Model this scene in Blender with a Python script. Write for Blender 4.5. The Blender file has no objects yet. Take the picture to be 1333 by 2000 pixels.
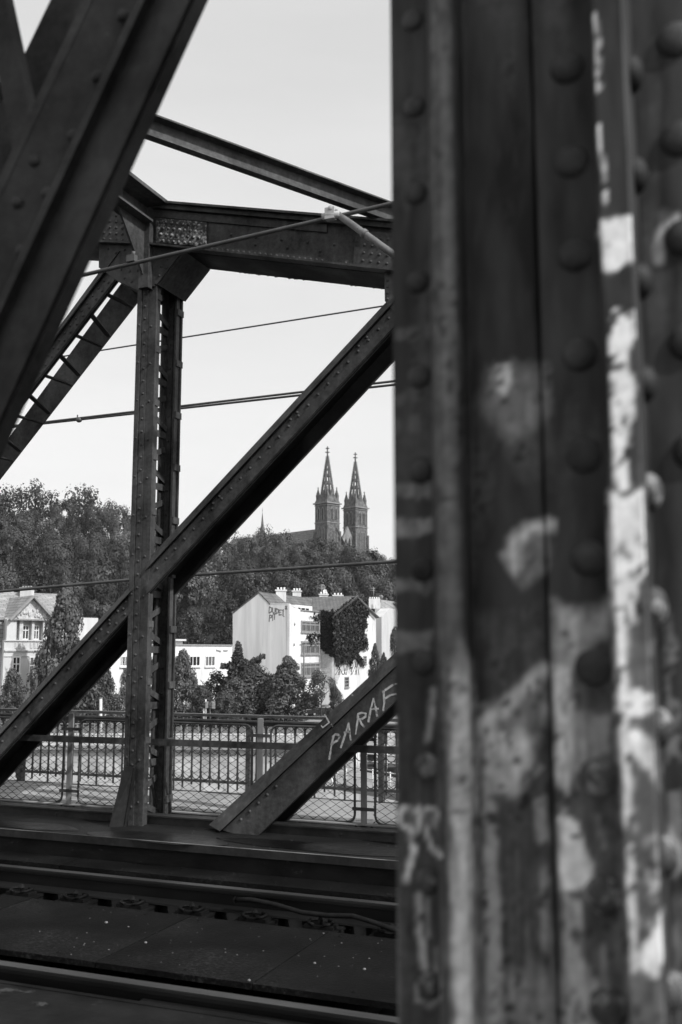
import bpy, bmesh, math, random
import numpy as np
from mathutils import Vector, Matrix, noise as mnoise
rad = math.radians
scene = bpy.context.scene
COL = scene.collection

# ---------------------------------------------------------------- camera
FPX, CX, CY = 1944.0, 666.5, 1000.0          # photo pixels (1333 x 2000)
YAW, PITCH, EYE = rad(21.9), math.atan(272 / 1944.0), 1.6
FW = Vector((-math.sin(YAW) * math.cos(PITCH), math.cos(YAW) * math.cos(PITCH), math.sin(PITCH)))
RT = Vector((math.cos(YAW), math.sin(YAW), 0.0))
UP = RT.cross(FW)
FH = Vector((-math.sin(YAW), math.cos(YAW), 0.0))
CAMP = Vector((0, 0, EYE))
cam_d = bpy.data.cameras.new('camera')
cam = bpy.data.objects.new('camera', cam_d); COL.objects.link(cam)
cam_d.sensor_fit = 'VERTICAL'; cam_d.sensor_height = 36.0; cam_d.lens = 35.0
cam_d.clip_start = 0.05; cam_d.clip_end = 6000
m = Matrix((RT, UP, -FW)).transposed().to_4x4(); m.translation = CAMP
cam.matrix_world = m
cam_d.dof.use_dof = True; cam_d.dof.focus_distance = 14.0; cam_d.dof.aperture_fstop = 3.9
scene.camera = cam

# ---------------------------------------------------------------- light
SUN_DIR = Vector((0.72, -0.20, 0.64)).normalized()       # towards the sun
w = bpy.data.worlds.new("World"); scene.world = w; w.use_nodes = True
nt = w.node_tree; nt.nodes.clear()
sky = nt.nodes.new('ShaderNodeTexSky'); sky.sky_type = 'NISHITA'; sky.sun_disc = False
sky.sun_elevation = math.asin(SUN_DIR.z); sky.sun_rotation = math.atan2(SUN_DIR.x, SUN_DIR.y)
sky.air_density = 1.0; sky.dust_density = 3.0; sky.ozone_density = 1.0
bw = nt.nodes.new('ShaderNodeRGBToBW')                     # black and white photograph: neutral light
pw = nt.nodes.new('ShaderNodeMath'); pw.operation = 'POWER'; pw.inputs[1].default_value = 0.33
bg = nt.nodes.new('ShaderNodeBackground'); bg.inputs['Strength'].default_value = 0.15
tcw = nt.nodes.new('ShaderNodeTexCoord'); mpw = nt.nodes.new('ShaderNodeMapping'); mpw.inputs['Scale'].default_value = (1, 1, 5)
cl = nt.nodes.new('ShaderNodeTexNoise'); cl.inputs['Scale'].default_value = 2.2; cl.inputs['Detail'].default_value = 7; cl.inputs['Roughness'].default_value = 0.55
clr = nt.nodes.new('ShaderNodeMapRange'); clr.inputs['From Min'].default_value = 0.35; clr.inputs['From Max'].default_value = 0.7; clr.inputs['To Min'].default_value = 0.97; clr.inputs['To Max'].default_value = 1.05
nt.links.new(tcw.outputs['Generated'], mpw.inputs['Vector']); nt.links.new(mpw.outputs[0], cl.inputs['Vector']); nt.links.new(cl.outputs['Fac'], clr.inputs['Value'])
clm = nt.nodes.new('ShaderNodeMath'); clm.operation = 'MULTIPLY'; nt.links.new(clr.outputs[0], clm.inputs[1])
ml = nt.nodes.new('ShaderNodeMath'); ml.operation = 'MULTIPLY'; ml.inputs[1].default_value = 4.2
wo = nt.nodes.new('ShaderNodeOutputWorld')
nt.links.new(sky.outputs[0], bw.inputs[0]); nt.links.new(bw.outputs[0], pw.inputs[0])
nt.links.new(pw.outputs[0], ml.inputs[0]); nt.links.new(ml.outputs[0], clm.inputs[0]); nt.links.new(clm.outputs[0], bg.inputs['Color'])
nt.links.new(bg.outputs[0], wo.inputs['Surface'])
sl = bpy.data.lights.new('sun', 'SUN'); sl.energy = 4.0; sl.angle = rad(0.6); sl.color = (1, 1, 1)
so = bpy.data.objects.new('sun', sl); COL.objects.link(so)
so.rotation_euler = SUN_DIR.to_track_quat('Z', 'Y').to_euler()
scene.view_settings.view_transform = 'Standard'; scene.view_settings.look = 'None'
scene.view_settings.exposure = 0.0; scene.view_settings.gamma = 1.0
scene.cycles.max_bounces = 6; scene.cycles.volume_bounces = 0

# ---------------------------------------------------------------- helpers
def ray(px, py):
    return FW + RT * ((px - CX) / FPX) + UP * ((CY - py) / FPX)
def atY(px, py, Y):
    r = ray(px, py); return CAMP + r * (Y / r.y)
def atZ(px, py, Z):
    r = ray(px, py); return CAMP + r * ((Z - EYE) / r.z)
def atX(px, py, X):
    r = ray(px, py); return CAMP + r * (X / r.x)
def atD(px, py, D):
    r = ray(px, py); return CAMP + r * (D / r.dot(FH))
def proj(P):
    v = P - CAMP; d = v.dot(FW); return CX + FPX * v.dot(RT) / d, CY - FPX * v.dot(UP) / d
def lerp(a, b, t): return a + (b - a) * t
def l2(a, b, t): return (a[0] + (b[0] - a[0]) * t, a[1] + (b[1] - a[1]) * t)

ORG = {}
def tag(o, label=None, cat=None, group=None, kind=None):
    if label: o['label'] = label
    if cat: o['category'] = cat
    if group: o['group'] = group
    if kind: o['kind'] = kind
    return o
def thing(name, label, cat, loc, group=None):
    o = bpy.data.objects.new(name, None); COL.objects.link(o); o.location = Vector(loc)
    o.empty_display_size = 0.2
    ORG[o.name] = Vector(loc)
    return tag(o, label, cat, group)

class MB:
    def __init__(s): s.v = []; s.f = []; s.sm = []
    def face(s, pts, sm=False):
        n = len(s.v); s.v += [Vector(p) for p in pts]; s.f.append(tuple(range(n, n + len(pts)))); s.sm.append(sm)
    def prism(s, pts, vec):
        pts = [Vector(p) for p in pts]; vec = Vector(vec); n = len(s.v); k = len(pts)
        nrm = Vector((0, 0, 0))
        for i in range(k):
            a, b = pts[i], pts[(i + 1) % k]; nrm += a.cross(b)
        if nrm.dot(vec) > 0: pts = pts[::-1]
        s.v += pts + [p + vec for p in pts]
        s.f.append(tuple(range(n, n + k))); s.f.append(tuple(range(n + 2 * k - 1, n + k - 1, -1)))
        for i in range(k):
            j = (i + 1) % k; s.f.append((n + j, n + i, n + k + i, n + k + j))
        s.sm += [False] * (k + 2)
    def box(s, a, b):
        a, b = Vector(a), Vector(b)
        x0, x1 = sorted((a.x, b.x)); y0, y1 = sorted((a.y, b.y)); z0, z1 = sorted((a.z, b.z))
        s.prism([(x0, y0, z0), (x1, y0, z0), (x1, y1, z0), (x0, y1, z0)], (0, 0, z1 - z0))
    def obox(s, c, u, v, n, hu, hv, hn):
        c, u, v, n = Vector(c), Vector(u), Vector(v), Vector(n)
        s.prism([c - u * hu - v * hv - n * hn, c + u * hu - v * hv - n * hn, c + u * hu + v * hv - n * hn, c - u * hu + v * hv - n * hn], n * 2 * hn)
    def bar(s, a, b, wdt, hgt, up=(0, 0, 1)):
        a, b = Vector(a), Vector(b); d = (b - a); L = d.length; d.normalize()
        u = Vector(up); r = d.cross(u)
        if r.length < 1e-4: r = d.cross(Vector((1, 0, 0)))
        r.normalize(); u = r.cross(d)
        s.prism([a - r * wdt / 2 - u * hgt / 2, a + r * wdt / 2 - u * hgt / 2, a + r * wdt / 2 + u * hgt / 2, a - r * wdt / 2 + u * hgt / 2], d * L)
    def tube(s, pts, r, n=6, sm=True, closed=False):
        pts = [Vector(p) for p in pts]; k = len(pts); base = len(s.v)
        rr = r if isinstance(r, (list, tuple)) else [r] * k
        pu = None
        for i, p in enumerate(pts):
            if closed: d = pts[(i + 1) % k] - pts[i - 1]
            else: d = pts[min(i + 1, k - 1)] - pts[max(i - 1, 0)]
            d.normalize()
            if pu is None:
                pu = d.orthogonal().normalized()
            else:
                pu = pu - d * pu.dot(d)
                if pu.length < 1e-5: pu = d.orthogonal()
                pu.normalize()
            q = d.cross(pu)
            for j in range(n):
                a = 2 * math.pi * j / n
                s.v.append(p + (pu * math.cos(a) + q * math.sin(a)) * rr[i])
        rng = k if closed else k - 1
        for i in range(rng):
            i2 = (i + 1) % k
            for j in range(n):
                j2 = (j + 1) % n
                s.f.append((base + i * n + j, base + i * n + j2, base + i2 * n + j2, base + i2 * n + j)); s.sm.append(sm)
        if not closed:
            s.f.append(tuple(base + j for j in range(n - 1, -1, -1))); s.sm.append(False)
            s.f.append(tuple(base + (k - 1) * n + j for j in range(n))); s.sm.append(False)
    def dome(s, c, nrm, r, h=None, seg=8, rings=3):
        c, nrm = Vector(c), Vector(nrm).normalized(); u = nrm.orthogonal().normalized(); v = nrm.cross(u)
        h = r * 0.7 if h is None else h; base = len(s.v)
        for k in range(rings):
            a = (math.pi / 2) * k / rings
            for j in range(seg):
                t = 2 * math.pi * j / seg
                s.v.append(c + (u * math.cos(t) + v * math.sin(t)) * r * math.cos(a) + nrm * h * math.sin(a))
        s.v.append(c + nrm * h); top = len(s.v) - 1
        for k in range(rings - 1):
            for j in range(seg):
                j2 = (j + 1) % seg
                s.f.append((base + k * seg + j, base + k * seg + j2, base + (k + 1) * seg + j2, base + (k + 1) * seg + j)); s.sm.append(True)
        for j in range(seg):
            s.f.append((base + (rings - 1) * seg + j, base + (rings - 1) * seg + (j + 1) % seg, top)); s.sm.append(True)
    def ball(s, c, rx, ry=None, rz=None, seg=10, rings=6):
        ry = rx if ry is None else ry; rz = rx if rz is None else rz; c = Vector(c); base = len(s.v)
        for i in range(1, rings):
            a = math.pi * i / rings
            for j in range(seg):
                t = 2 * math.pi * j / seg
                s.v.append(c + Vector((rx * math.sin(a) * math.cos(t), ry * math.sin(a) * math.sin(t), rz * math.cos(a))))
        s.v.append(c + Vector((0, 0, rz))); s.v.append(c - Vector((0, 0, rz))); T, B = len(s.v) - 2, len(s.v) - 1
        for i in range(rings - 2):
            for j in range(seg):
                j2 = (j + 1) % seg
                s.f.append((base + i * seg + j, base + (i + 1) * seg + j, base + (i + 1) * seg + j2, base + i * seg + j2)); s.sm.append(True)
        for j in range(seg):
            j2 = (j + 1) % seg
            s.f.append((T, base + j, base + j2)); s.sm.append(True)
            s.f.append((B, base + (rings - 2) * seg + j2, base + (rings - 2) * seg + j)); s.sm.append(True)
    def build(s, name, mat, parent=None):
        off = ORG[parent.name] if parent is not None else Vector((0, 0, 0))
        me = bpy.data.meshes.new(name)
        me.from_pydata([tuple(p - off) for p in s.v], [], s.f)
        me.polygons.foreach_set('use_smooth', s.sm)
        me.materials.append(mat); me.update()
        o = bpy.data.objects.new(name, me); COL.objects.link(o)
        if parent is not None: o.parent = parent
        ORG[o.name] = off.copy()
        return o
def solo(mb, name, mat, label, cat, group=None):
    """one-mesh thing with its origin near its middle"""
    lo = Vector((min(p.x for p in mb.v), min(p.y for p in mb.v), min(p.z for p in mb.v)))
    hi = Vector((max(p.x for p in mb.v), max(p.y for p in mb.v), max(p.z for p in mb.v)))
    c = (lo + hi) / 2; c.z = lo.z
    mb.v = [p - c for p in mb.v]
    o = mb.build(name, mat); o.location = c; ORG[o.name] = c
    return tag(o, label, cat, group)
def struct(mb, name, mat):
    return tag(mb.build(name, mat), kind='structure')

# ---------------------------------------------------------------- materials (all neutral greys: the photograph is black and white)
def g(v): return (v, v, v, 1)
def mat(name, lo, hi, scale=4.0, stretch=(1, 1, 1), rough=0.7, spec=0.3, bump=0.0, detail=6.0, lo_pos=0.35, hi_pos=0.65, spots=None, metal=0.0, bscale=None, rough_var=0.0):
    M = bpy.data.materials.new(name); M.use_nodes = True; T = M.node_tree; N = T.nodes; L = T.links
    b = N['Principled BSDF']; b.inputs['Roughness'].default_value = rough; b.inputs['Specular IOR Level'].default_value = spec; b.inputs['Metallic'].default_value = metal
    tc = N.new('ShaderNodeTexCoord'); mp = N.new('ShaderNodeMapping'); mp.inputs['Scale'].default_value = stretch
    L.new(tc.outputs['Object'], mp.inputs['Vector'])
    nz = N.new('ShaderNodeTexNoise'); nz.inputs['Scale'].default_value = scale; nz.inputs['Detail'].default_value = detail; nz.inputs['Roughness'].default_value = 0.62
    L.new(mp.outputs[0], nz.inputs['Vector'])
    cr = N.new('ShaderNodeValToRGB'); cr.color_ramp.elements[0].position = lo_pos; cr.color_ramp.elements[1].position = hi_pos
    cr.color_ramp.elements[0].color = g(lo); cr.color_ramp.elements[1].color = g(hi)
    L.new(nz.outputs['Fac'], cr.inputs['Fac']); out = cr.outputs['Color']
    if spots:                                   # (scale, threshold, width, value): worn or flaked patches
        sc, th, wd, val = spots
        n2 = N.new('ShaderNodeTexNoise'); n2.inputs['Scale'].default_value = sc; n2.inputs['Detail'].default_value = 8.0; n2.inputs['Roughness'].default_value = 0.7
        L.new(mp.outputs[0], n2.inputs['Vector'])
        mr = N.new('ShaderNodeMapRange'); mr.inputs['From Min'].default_value = th; mr.inputs['From Max'].default_value = th + wd
        L.new(n2.outputs['Fac'], mr.inputs['Value'])
        mx = N.new('ShaderNodeMix'); mx.data_type = 'RGBA'; L.new(mr.outputs[0], mx.inputs['Factor']); L.new(out, mx.inputs['A']); mx.inputs['B'].default_value = g(val); out = mx.outputs['Result']
    L.new(out, b.inputs['Base Color'])
    if rough_var:
        mr2 = N.new('ShaderNodeMapRange'); mr2.inputs['To Min'].default_value = rough - rough_var; mr2.inputs['To Max'].default_value = rough + rough_var
        mr2.inputs['From Min'].default_value = 0.35; mr2.inputs['From Max'].default_value = 0.65
        L.new(nz.outputs['Fac'], mr2.inputs['Value']); L.new(mr2.outputs[0], b.inputs['Roughness'])
    if bump:
        bn = N.new('ShaderNodeTexNoise'); bn.inputs['Scale'].default_value = bscale or scale * 4; bn.inputs['Detail'].default_value = 6
        L.new(mp.outputs[0], bn.inputs['Vector'])
        bp = N.new('ShaderNodeBump'); bp.inputs['Strength'].default_value = bump; bp.inputs['Distance'].default_value = 0.02
        L.new(bn.outputs['Fac'], bp.inputs['Height']); L.new(bp.outputs[0], b.inputs['Normal'])
    return M
def steel(name, lo, hi, fleck=None, rough=0.62, spec=0.25, scale=1.6, fl_th=0.62, bump=0.3):
    """old riveted steel: broad patches of grime, vertical run-off streaks, pits and pale worn flecks"""
    M = bpy.data.materials.new(name); M.use_nodes = True; T = M.node_tree; N = T.nodes; L = T.links; b = N['Principled BSDF']
    b.inputs['Specular IOR Level'].default_value = spec
    tc = N.new('ShaderNodeTexCoord')
    def nz(sc, det, ro, st=(1, 1, 1)):
        m_ = N.new('ShaderNodeMapping'); m_.inputs['Scale'].default_value = st; L.new(tc.outputs['Object'], m_.inputs['Vector'])
        n = N.new('ShaderNodeTexNoise'); n.inputs['Scale'].default_value = sc; n.inputs['Detail'].default_value = det; n.inputs['Roughness'].default_value = ro; L.new(m_.outputs[0], n.inputs['Vector']); return n.outputs['Fac']
    def ma(op, a, c):
        n = N.new('ShaderNodeMath'); n.operation = op
        for k, v in ((0, a), (1, c)):
            if isinstance(v, (int, float)): n.inputs[k].default_value = v
            else: L.new(v, n.inputs[k])
        return n.outputs[0]
    a, f, st = nz(scale, 8, 0.65), nz(26, 10, 0.75), nz(9, 6, 0.6, (1, 1, 0.08))
    v = ma('ADD', ma('ADD', ma('MULTIPLY', a, 0.45), ma('MULTIPLY', f, 0.33)), ma('MULTIPLY', st, 0.22))
    cr = N.new('ShaderNodeValToRGB'); e = cr.color_ramp.elements; e[0].position = 0.40; e[1].position = 0.62; e[0].color = g(lo); e[1].color = g(hi)
    m2 = cr.color_ramp.elements.new(0.5); m2.color = g((lo + hi) * 0.42); L.new(v, cr.inputs['Fac'])
    mr = N.new('ShaderNodeMapRange'); mr.inputs['From Min'].default_value = fl_th; mr.inputs['From Max'].default_value = fl_th + 0.05; L.new(ma('ADD', ma('MULTIPLY', f, 0.62), ma('MULTIPLY', a, 0.38)), mr.inputs['Value'])
    mx = N.new('ShaderNodeMix'); mx.data_type = 'RGBA'; L.new(mr.outputs[0], mx.inputs['Factor']); L.new(cr.outputs[0], mx.inputs['A']); mx.inputs['B'].default_value = g(fleck or hi * 1.8); L.new(mx.outputs['Result'], b.inputs['Base Color'])
    rr = N.new('ShaderNodeMapRange'); rr.inputs['From Min'].default_value = 0.35; rr.inputs['From Max'].default_value = 0.65; rr.inputs['To Min'].default_value = rough + 0.15; rr.inputs['To Max'].default_value = rough - 0.12; L.new(a, rr.inputs['Value']); L.new(rr.outputs[0], b.inputs['Roughness'])
    bp = N.new('ShaderNodeBump'); bp.inputs['Strength'].default_value = bump; bp.inputs['Distance'].default_value = 0.006; L.new(f, bp.inputs['Height']); L.new(bp.outputs[0], b.inputs['Normal'])
    return M
STEEL = steel('rusty_steel', 0.010, 0.085)
STEEL_LIGHT = steel('weathered_steel', 0.022, 0.11)
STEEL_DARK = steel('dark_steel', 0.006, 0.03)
SHADE_CLIP_STEEL = steel('shade_and_clip_steel', 0.003, 0.014, spec=0.08)  # near-black: underside shade put into the colour; rail clips share it
PEELED = steel('peeling_paint_steel', 0.012, 0.075, fleck=0.26, fl_th=0.53, scale=3.0)
NEAR_STEEL = steel('near_steel', 0.004, 0.042, scale=3.0)
DECK = mat('deck_plate_steel', 0.010, 0.024, 2.2, (1, 1, 1), 0.55, 0.25, 0.3, spots=(38, 0.69, 0.05, 0.10), bscale=60)
DECK2 = mat('chord_cover_plate', 0.016, 0.036, 1.6, (0.6, 1, 1), 0.5, 0.3, 0.25, spots=(30, 0.7, 0.05, 0.09), bscale=40)
DECK_SIDE = mat('stained_plate', 0.005, 0.014, 4.0, (0.7, 1, 1.5), 0.7, 0.1, 0.3, spots=(5, 0.62, 0.05, 0.045))
DECK_LOW = mat('under_deck', 0.002, 0.005, 3.0, (1, 1, 1), 0.8, 0.1)
RAILM = mat('rail_steel', 0.006, 0.012, 6.0, (0.3, 1, 1), 0.5, 0.15, 0.15)
RAILTOP = mat('worn_rail_head', 0.025, 0.045, 12.0, (0.15, 1, 1), 0.42, 0.4, 0.05, metal=0.2)
PUDDLE = mat('wet_film', 0.004, 0.007, 3.0, rough=0.42, spec=0.16, bump=0.2, bscale=30, rough_var=0.12)
WORN_LIT = mat('worn_lit_edge', 0.015, 0.22, 1.6, (0.5, 1, 1), 0.45, 0.4, lo_pos=0.42, hi_pos=0.62)
RUBBER = mat('cable_rubber', 0.006, 0.012, 20, rough=0.7, spec=0.1)
FENCE_ST = mat('galvanised_post', 0.16, 0.26, 9.0, (1, 1, 0.3), 0.55, 0.4)
WIRE_ST = mat('fence_wire', 0.014, 0.028, 20)
RAILING = mat('painted_railing', 0.035, 0.075, 9.0, rough=0.5, spec=0.4)
WIRE = mat('copper_wire', 0.04, 0.07, 6.0, rough=0.5, spec=0.5)
ARM = mat('grey_paint', 0.11, 0.2, 14.0, spots=(12, 0.6, 0.05, 0.05))
PORC = mat('porcelain', 0.3, 0.45, 10, rough=0.3)
CHALK = mat('white_paint_mark', 0.26, 0.5, 30, rough=0.8, spec=0.1, spots=(26, 0.52, 0.10, 0.10))
PLASTER = mat('white_plaster', 0.60, 0.82, 0.9, (1, 1, 0.16), 0.9, 0.1, spots=(2.6, 0.58, 0.14, 0.48))
PLASTER_G = mat('grey_white_plaster', 0.60, 0.76, 1.1, (1, 1, 0.09), 0.9, 0.1, spots=(2.4, 0.58, 0.18, 0.55))
VILLA = mat('villa_plaster', 0.48, 0.62, 0.6, (1, 1, 0.25), 0.9, 0.1, spots=(2.2, 0.62, 0.12, 0.38))
VILLA_T = mat('villa_trim', 0.42, 0.58, 3.0, rough=0.9, spec=0.1, bump=0.4)
RELIEF = mat('relief_stucco', 0.36, 0.6, 3.5, rough=0.9, spec=0.1, bump=1.0, bscale=4)
RAW_WALL = mat('bare_brick_wall', 0.34, 0.62, 5.0, (1, 1, 3.0), 0.9, 0.1, bump=0.5)
FRAME_W = mat('white_frame', 0.65, 0.75, 4.0, rough=0.5)
FRAME_D = mat('dark_frame', 0.22, 0.3, 4.0, rough=0.5)
GLASS = mat('window_glass', 0.012, 0.03, 1.5, rough=0.1, spec=0.5)
CURTAIN = mat('curtained_glass', 0.03, 0.2, 2.2, (6, 6, 0.4), 0.4, 0.4)
WOOD_T = mat('grey_wood', 0.25, 0.38, 4)
GRAFFITI = mat('dark_spray_paint', 0.13, 0.2, 10, rough=0.9)
STONE_D = mat('dark_sandstone', 0.045, 0.16, 0.6, (1, 1, 1), 0.9, 0.1, bump=0.3, detail=10, spots=(1.1, 0.58, 0.06, 0.22))
STONE_L = mat('light_sandstone', 0.16, 0.28, 0.8, rough=0.9, spec=0.1)
VOID = mat('louvre_dark', 0.018, 0.04, 1.0, rough=0.9, spec=0.1)
ASPHALT = mat('asphalt', 0.10, 0.14, 0.7, rough=0.9, spec=0.1)
SOIL = mat('forest_floor', 0.02, 0.04, 0.08, rough=1.0, spec=0.0, spots=(0.12, 0.6, 0.06, 0.10))
WATERM = mat('river_water', 0.03, 0.05, 0.2, rough=0.12, spec=0.5, bump=0.4, bscale=1.2)
PLANK = mat('walkway_planks', 0.24, 0.36, 2.0, (1.2, 0.2, 1), 0.85, 0.1, 0.2, spots=(30, 0.68, 0.04, 0.5))
BARK = mat('bark', 0.035, 0.075, 3, (1, 1, 0.3), 0.9, 0.1)
CARPAINT = mat('dark_car_paint', 0.012, 0.02, 2, rough=0.2, spec=0.6)
CHROME = mat('silver_trim', 0.5, 0.6, 2, rough=0.2, metal=0.8)
BOATD = mat('dark_hull', 0.02, 0.04, 2, rough=0.5)
JETTY = mat('jetty_deck', 0.18, 0.32, 1.0, rough=0.85, spec=0.1)
LIGHTPOLE = mat('pale_pole', 0.5, 0.65, 2, rough=0.5)
PEBBLE = mat('pale_grit', 0.08, 0.26, 60)

def scuff_mat(name, lo, hi, scuff, rough=0.6, spec=0.12):
    M = mat(name, lo, hi, 2.2, (1, 1, 1), rough, spec, 0.3, bscale=60); T = M.node_tree; N = T.nodes; L = T.links; b = N['Principled BSDF']
    src = b.inputs['Base Color'].links[0].from_socket; tc = N.new('ShaderNodeTexCoord')
    mp = N.new('ShaderNodeMapping'); mp.inputs['Rotation'].default_value = (0, 0, 0.6); mp.inputs['Scale'].default_value = (1, 2.2, 1); L.new(tc.outputs['Object'], mp.inputs['Vector'])
    a = N.new('ShaderNodeTexNoise'); a.inputs['Scale'].default_value = 1.3; a.inputs['Detail'].default_value = 4; L.new(tc.outputs['Object'], a.inputs['Vector'])
    c = N.new('ShaderNodeTexNoise'); c.inputs['Scale'].default_value = 42; c.inputs['Detail'].default_value = 10; c.inputs['Roughness'].default_value = 0.8; L.new(mp.outputs[0], c.inputs['Vector'])
    m1 = N.new('ShaderNodeMapRange'); m1.inputs['From Min'].default_value = 0.47; m1.inputs['From Max'].default_value = 0.66; L.new(a.outputs['Fac'], m1.inputs['Value'])
    m2 = N.new('ShaderNodeMapRange'); m2.inputs['From Min'].default_value = 0.51; m2.inputs['From Max'].default_value = 0.60; L.new(c.outputs['Fac'], m2.inputs['Value'])
    mu = N.new('ShaderNodeMath'); mu.operation = 'MULTIPLY'; L.new(m1.outputs[0], mu.inputs[0]); L.new(m2.outputs[0], mu.inputs[1])
    mx = N.new('ShaderNodeMix'); mx.data_type = 'RGBA'; L.new(mu.outputs[0], mx.inputs['Factor']); L.new(src, mx.inputs['A']); mx.inputs['B'].default_value = g(scuff); L.new(mx.outputs['Result'], b.inputs['Base Color'])
    return M
DECK = scuff_mat('deck_plate_steel', 0.004, 0.008, 0.034, 0.7, 0.05)
DECK2 = scuff_mat('chord_cover_plate', 0.008, 0.014, 0.03, 0.55, 0.1)
def tile_mat(name, base, dark, cw, ch, axis_swap=False, off=0.5):
    M = bpy.data.materials.new(name); M.use_nodes = True; T = M.node_tree; N = T.nodes; L = T.links
    b = N['Principled BSDF']; b.inputs['Roughness'].default_value = 0.85; b.inputs['Specular IOR Level'].default_value = 0.15
    uv = N.new('ShaderNodeUVMap')
    br = N.new('ShaderNodeTexBrick'); br.inputs['Scale'].default_value = 1.0; br.inputs['Brick Width'].default_value = cw; br.inputs['Row Height'].default_value = ch
    br.inputs['Mortar Size'].default_value = ch * 0.09; br.offset = off
    br.inputs['Color1'].default_value = g(base * 0.85); br.inputs['Color2'].default_value = g(base * 1.12); br.inputs['Mortar'].default_value = g(dark)
    L.new(uv.outputs[0], br.inputs['Vector'])
    nz = N.new('ShaderNodeTexNoise'); nz.inputs['Scale'].default_value = 0.6; nz.inputs['Detail'].default_value = 8
    L.new(uv.outputs[0], nz.inputs['Vector'])
    mr = N.new('ShaderNodeMapRange'); mr.inputs['From Min'].default_value = 0.3; mr.inputs['From Max'].default_value = 0.7; mr.inputs['To Min'].default_value = 0.7; mr.inputs['To Max'].default_value = 1.2
    L.new(nz.outputs['Fac'], mr.inputs['Value'])
    mx = N.new('ShaderNodeMix'); mx.data_type = 'RGBA'; mx.blend_type = 'MULTIPLY'; mx.inputs['Factor'].default_value = 1.0
    L.new(br.outputs['Color'], mx.inputs['A']); L.new(mr.outputs[0], mx.inputs['B']); L.new(mx.outputs['Result'], b.inputs['Base Color'])
    return M
ROOF = tile_mat('roof_tiles', 0.16, 0.09, 0.5, 0.55)
ROOF_L = tile_mat('pale_roof_tiles', 0.3, 0.15, 0.9, 0.42)
ROOF_C = tile_mat('church_roof_tiles', 0.2, 0.08, 0.9, 1.3)
WALLSTONE = tile_mat('embankment_stone', 0.48, 0.38, 1.5, 0.7)
def planar_uv(o):
    """UVs in metres on each face: u horizontal, v up the slope"""
    me = o.data; uvl = me.uv_layers.new(name='UVMap')
    for p in me.polygons:
        n = p.normal; u = Vector((0, 0, 1)).cross(n)
        if u.length < 1e-3: u = Vector((1, 0, 0))
        u.normalize(); v = n.cross(u)
        for li in p.loop_indices:
            c = me.vertices[me.loops[li].vertex_index].co
            uvl.data[li].uv = (c.dot(u), c.dot(v))
    return o

def leaf_mat(name, lo, hi, trans=0.25):
    M = bpy.data.materials.new(name); M.use_nodes = True; T = M.node_tree; N = T.nodes; L = T.links
    N.clear(); o = N.new('ShaderNodeOutputMaterial')
    gi = N.new('ShaderNodeNewGeometry')
    cr = N.new('ShaderNodeMapRange'); cr.inputs['To Min'].default_value = lo; cr.inputs['To Max'].default_value = hi
    L.new(gi.outputs['Random Per Island'], cr.inputs['Value'])
    oi = N.new('ShaderNodeObjectInfo'); om = N.new('ShaderNodeMapRange'); om.inputs['To Min'].default_value = 0.7; om.inputs['To Max'].default_value = 1.25
    L.new(oi.outputs['Random'], om.inputs['Value'])
    mu = N.new('ShaderNodeMath'); mu.operation = 'MULTIPLY'; L.new(cr.outputs[0], mu.inputs[0]); L.new(om.outputs[0], mu.inputs[1])
    d = N.new('ShaderNodeBsdfDiffuse'); t = N.new('ShaderNodeBsdfTranslucent'); gl = N.new('ShaderNodeBsdfGlossy'); gl.inputs['Roughness'].default_value = 0.5; gl.inputs['Color'].default_value = g(0.5)
    L.new(mu.outputs[0], d.inputs['Color']); L.new(mu.outputs[0], t.inputs['Color'])
    m1 = N.new('ShaderNodeMixShader'); m1.inputs[0].default_value = trans; L.new(d.outputs[0], m1.inputs[1]); L.new(t.outputs[0], m1.inputs[2])
    m2 = N.new('ShaderNodeMixShader'); m2.inputs[0].default_value = 0.04; L.new(m1.outputs[0], m2.inputs[1]); L.new(gl.outputs[0], m2.inputs[2])
    L.new(m2.outputs[0], o.inputs['Surface'])
    return M
LEAF = leaf_mat('hill_foliage', 0.042, 0.075, 0.08)
LEAF_S = leaf_mat('street_foliage', 0.06, 0.125, 0.2)
LEAF_P = leaf_mat('pale_foliage', 0.09, 0.17)
LEAF_D = leaf_mat('dark_foliage', 0.03, 0.06)
IVY = leaf_mat('ivy_leaves', 0.007, 0.022, 0.05)
exec_order = None

# ================================================================ SETTING: deck
# height of things on the bridge: rail head Z = 0
def line_Y(y0, Z):                                            # distance across the bridge of a line that crosses the photo's left edge at y0
    return atZ(0, y0, Z).y
XA, XB = -26.0, 14.0
RAIL1_Y, RAIL2_Y = line_Y(1881, 0), line_Y(1690, 0)
P1_FAR, P1_NEAR = line_Y(1747, -0.05), line_Y(1853, -0.05)
P2_NEAR = line_Y(1678, -0.02); P2_FAR = line_Y(1659, -0.02)
CH_Z = 0.155; CH_Y0 = line_Y(1618.5, CH_Z) ; CH_Y1 = line_Y(1588.5, CH_Z)
P0_FAR = line_Y(1917, -0.05)
Y1 = 7.35                                                     # front wall of the far truss
DEPTH = 0.46                                                  # depth of its box members
WALK_Y0, WALK_Y1, WALK_Z = 7.92, 9.15, 0.185
WALK_Z = EYE - (EYE - atY(0, 1563, WALK_Y0).z)

b = MB(); b.box((XA, -3, -0.60), (XB, 7.9, -0.45)); struct(b, 'dark_subfloor', DECK_LOW)  # near-black subfloor added so the gaps between plates stay dark
b = MB(); b.box((XA, WALK_Y0 - 0.02, WALK_Z - 0.09), (XB, WALK_Y1 + 0.1, WALK_Z - 0.05)); struct(b, 'walkway', DECK_LOW)
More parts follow.
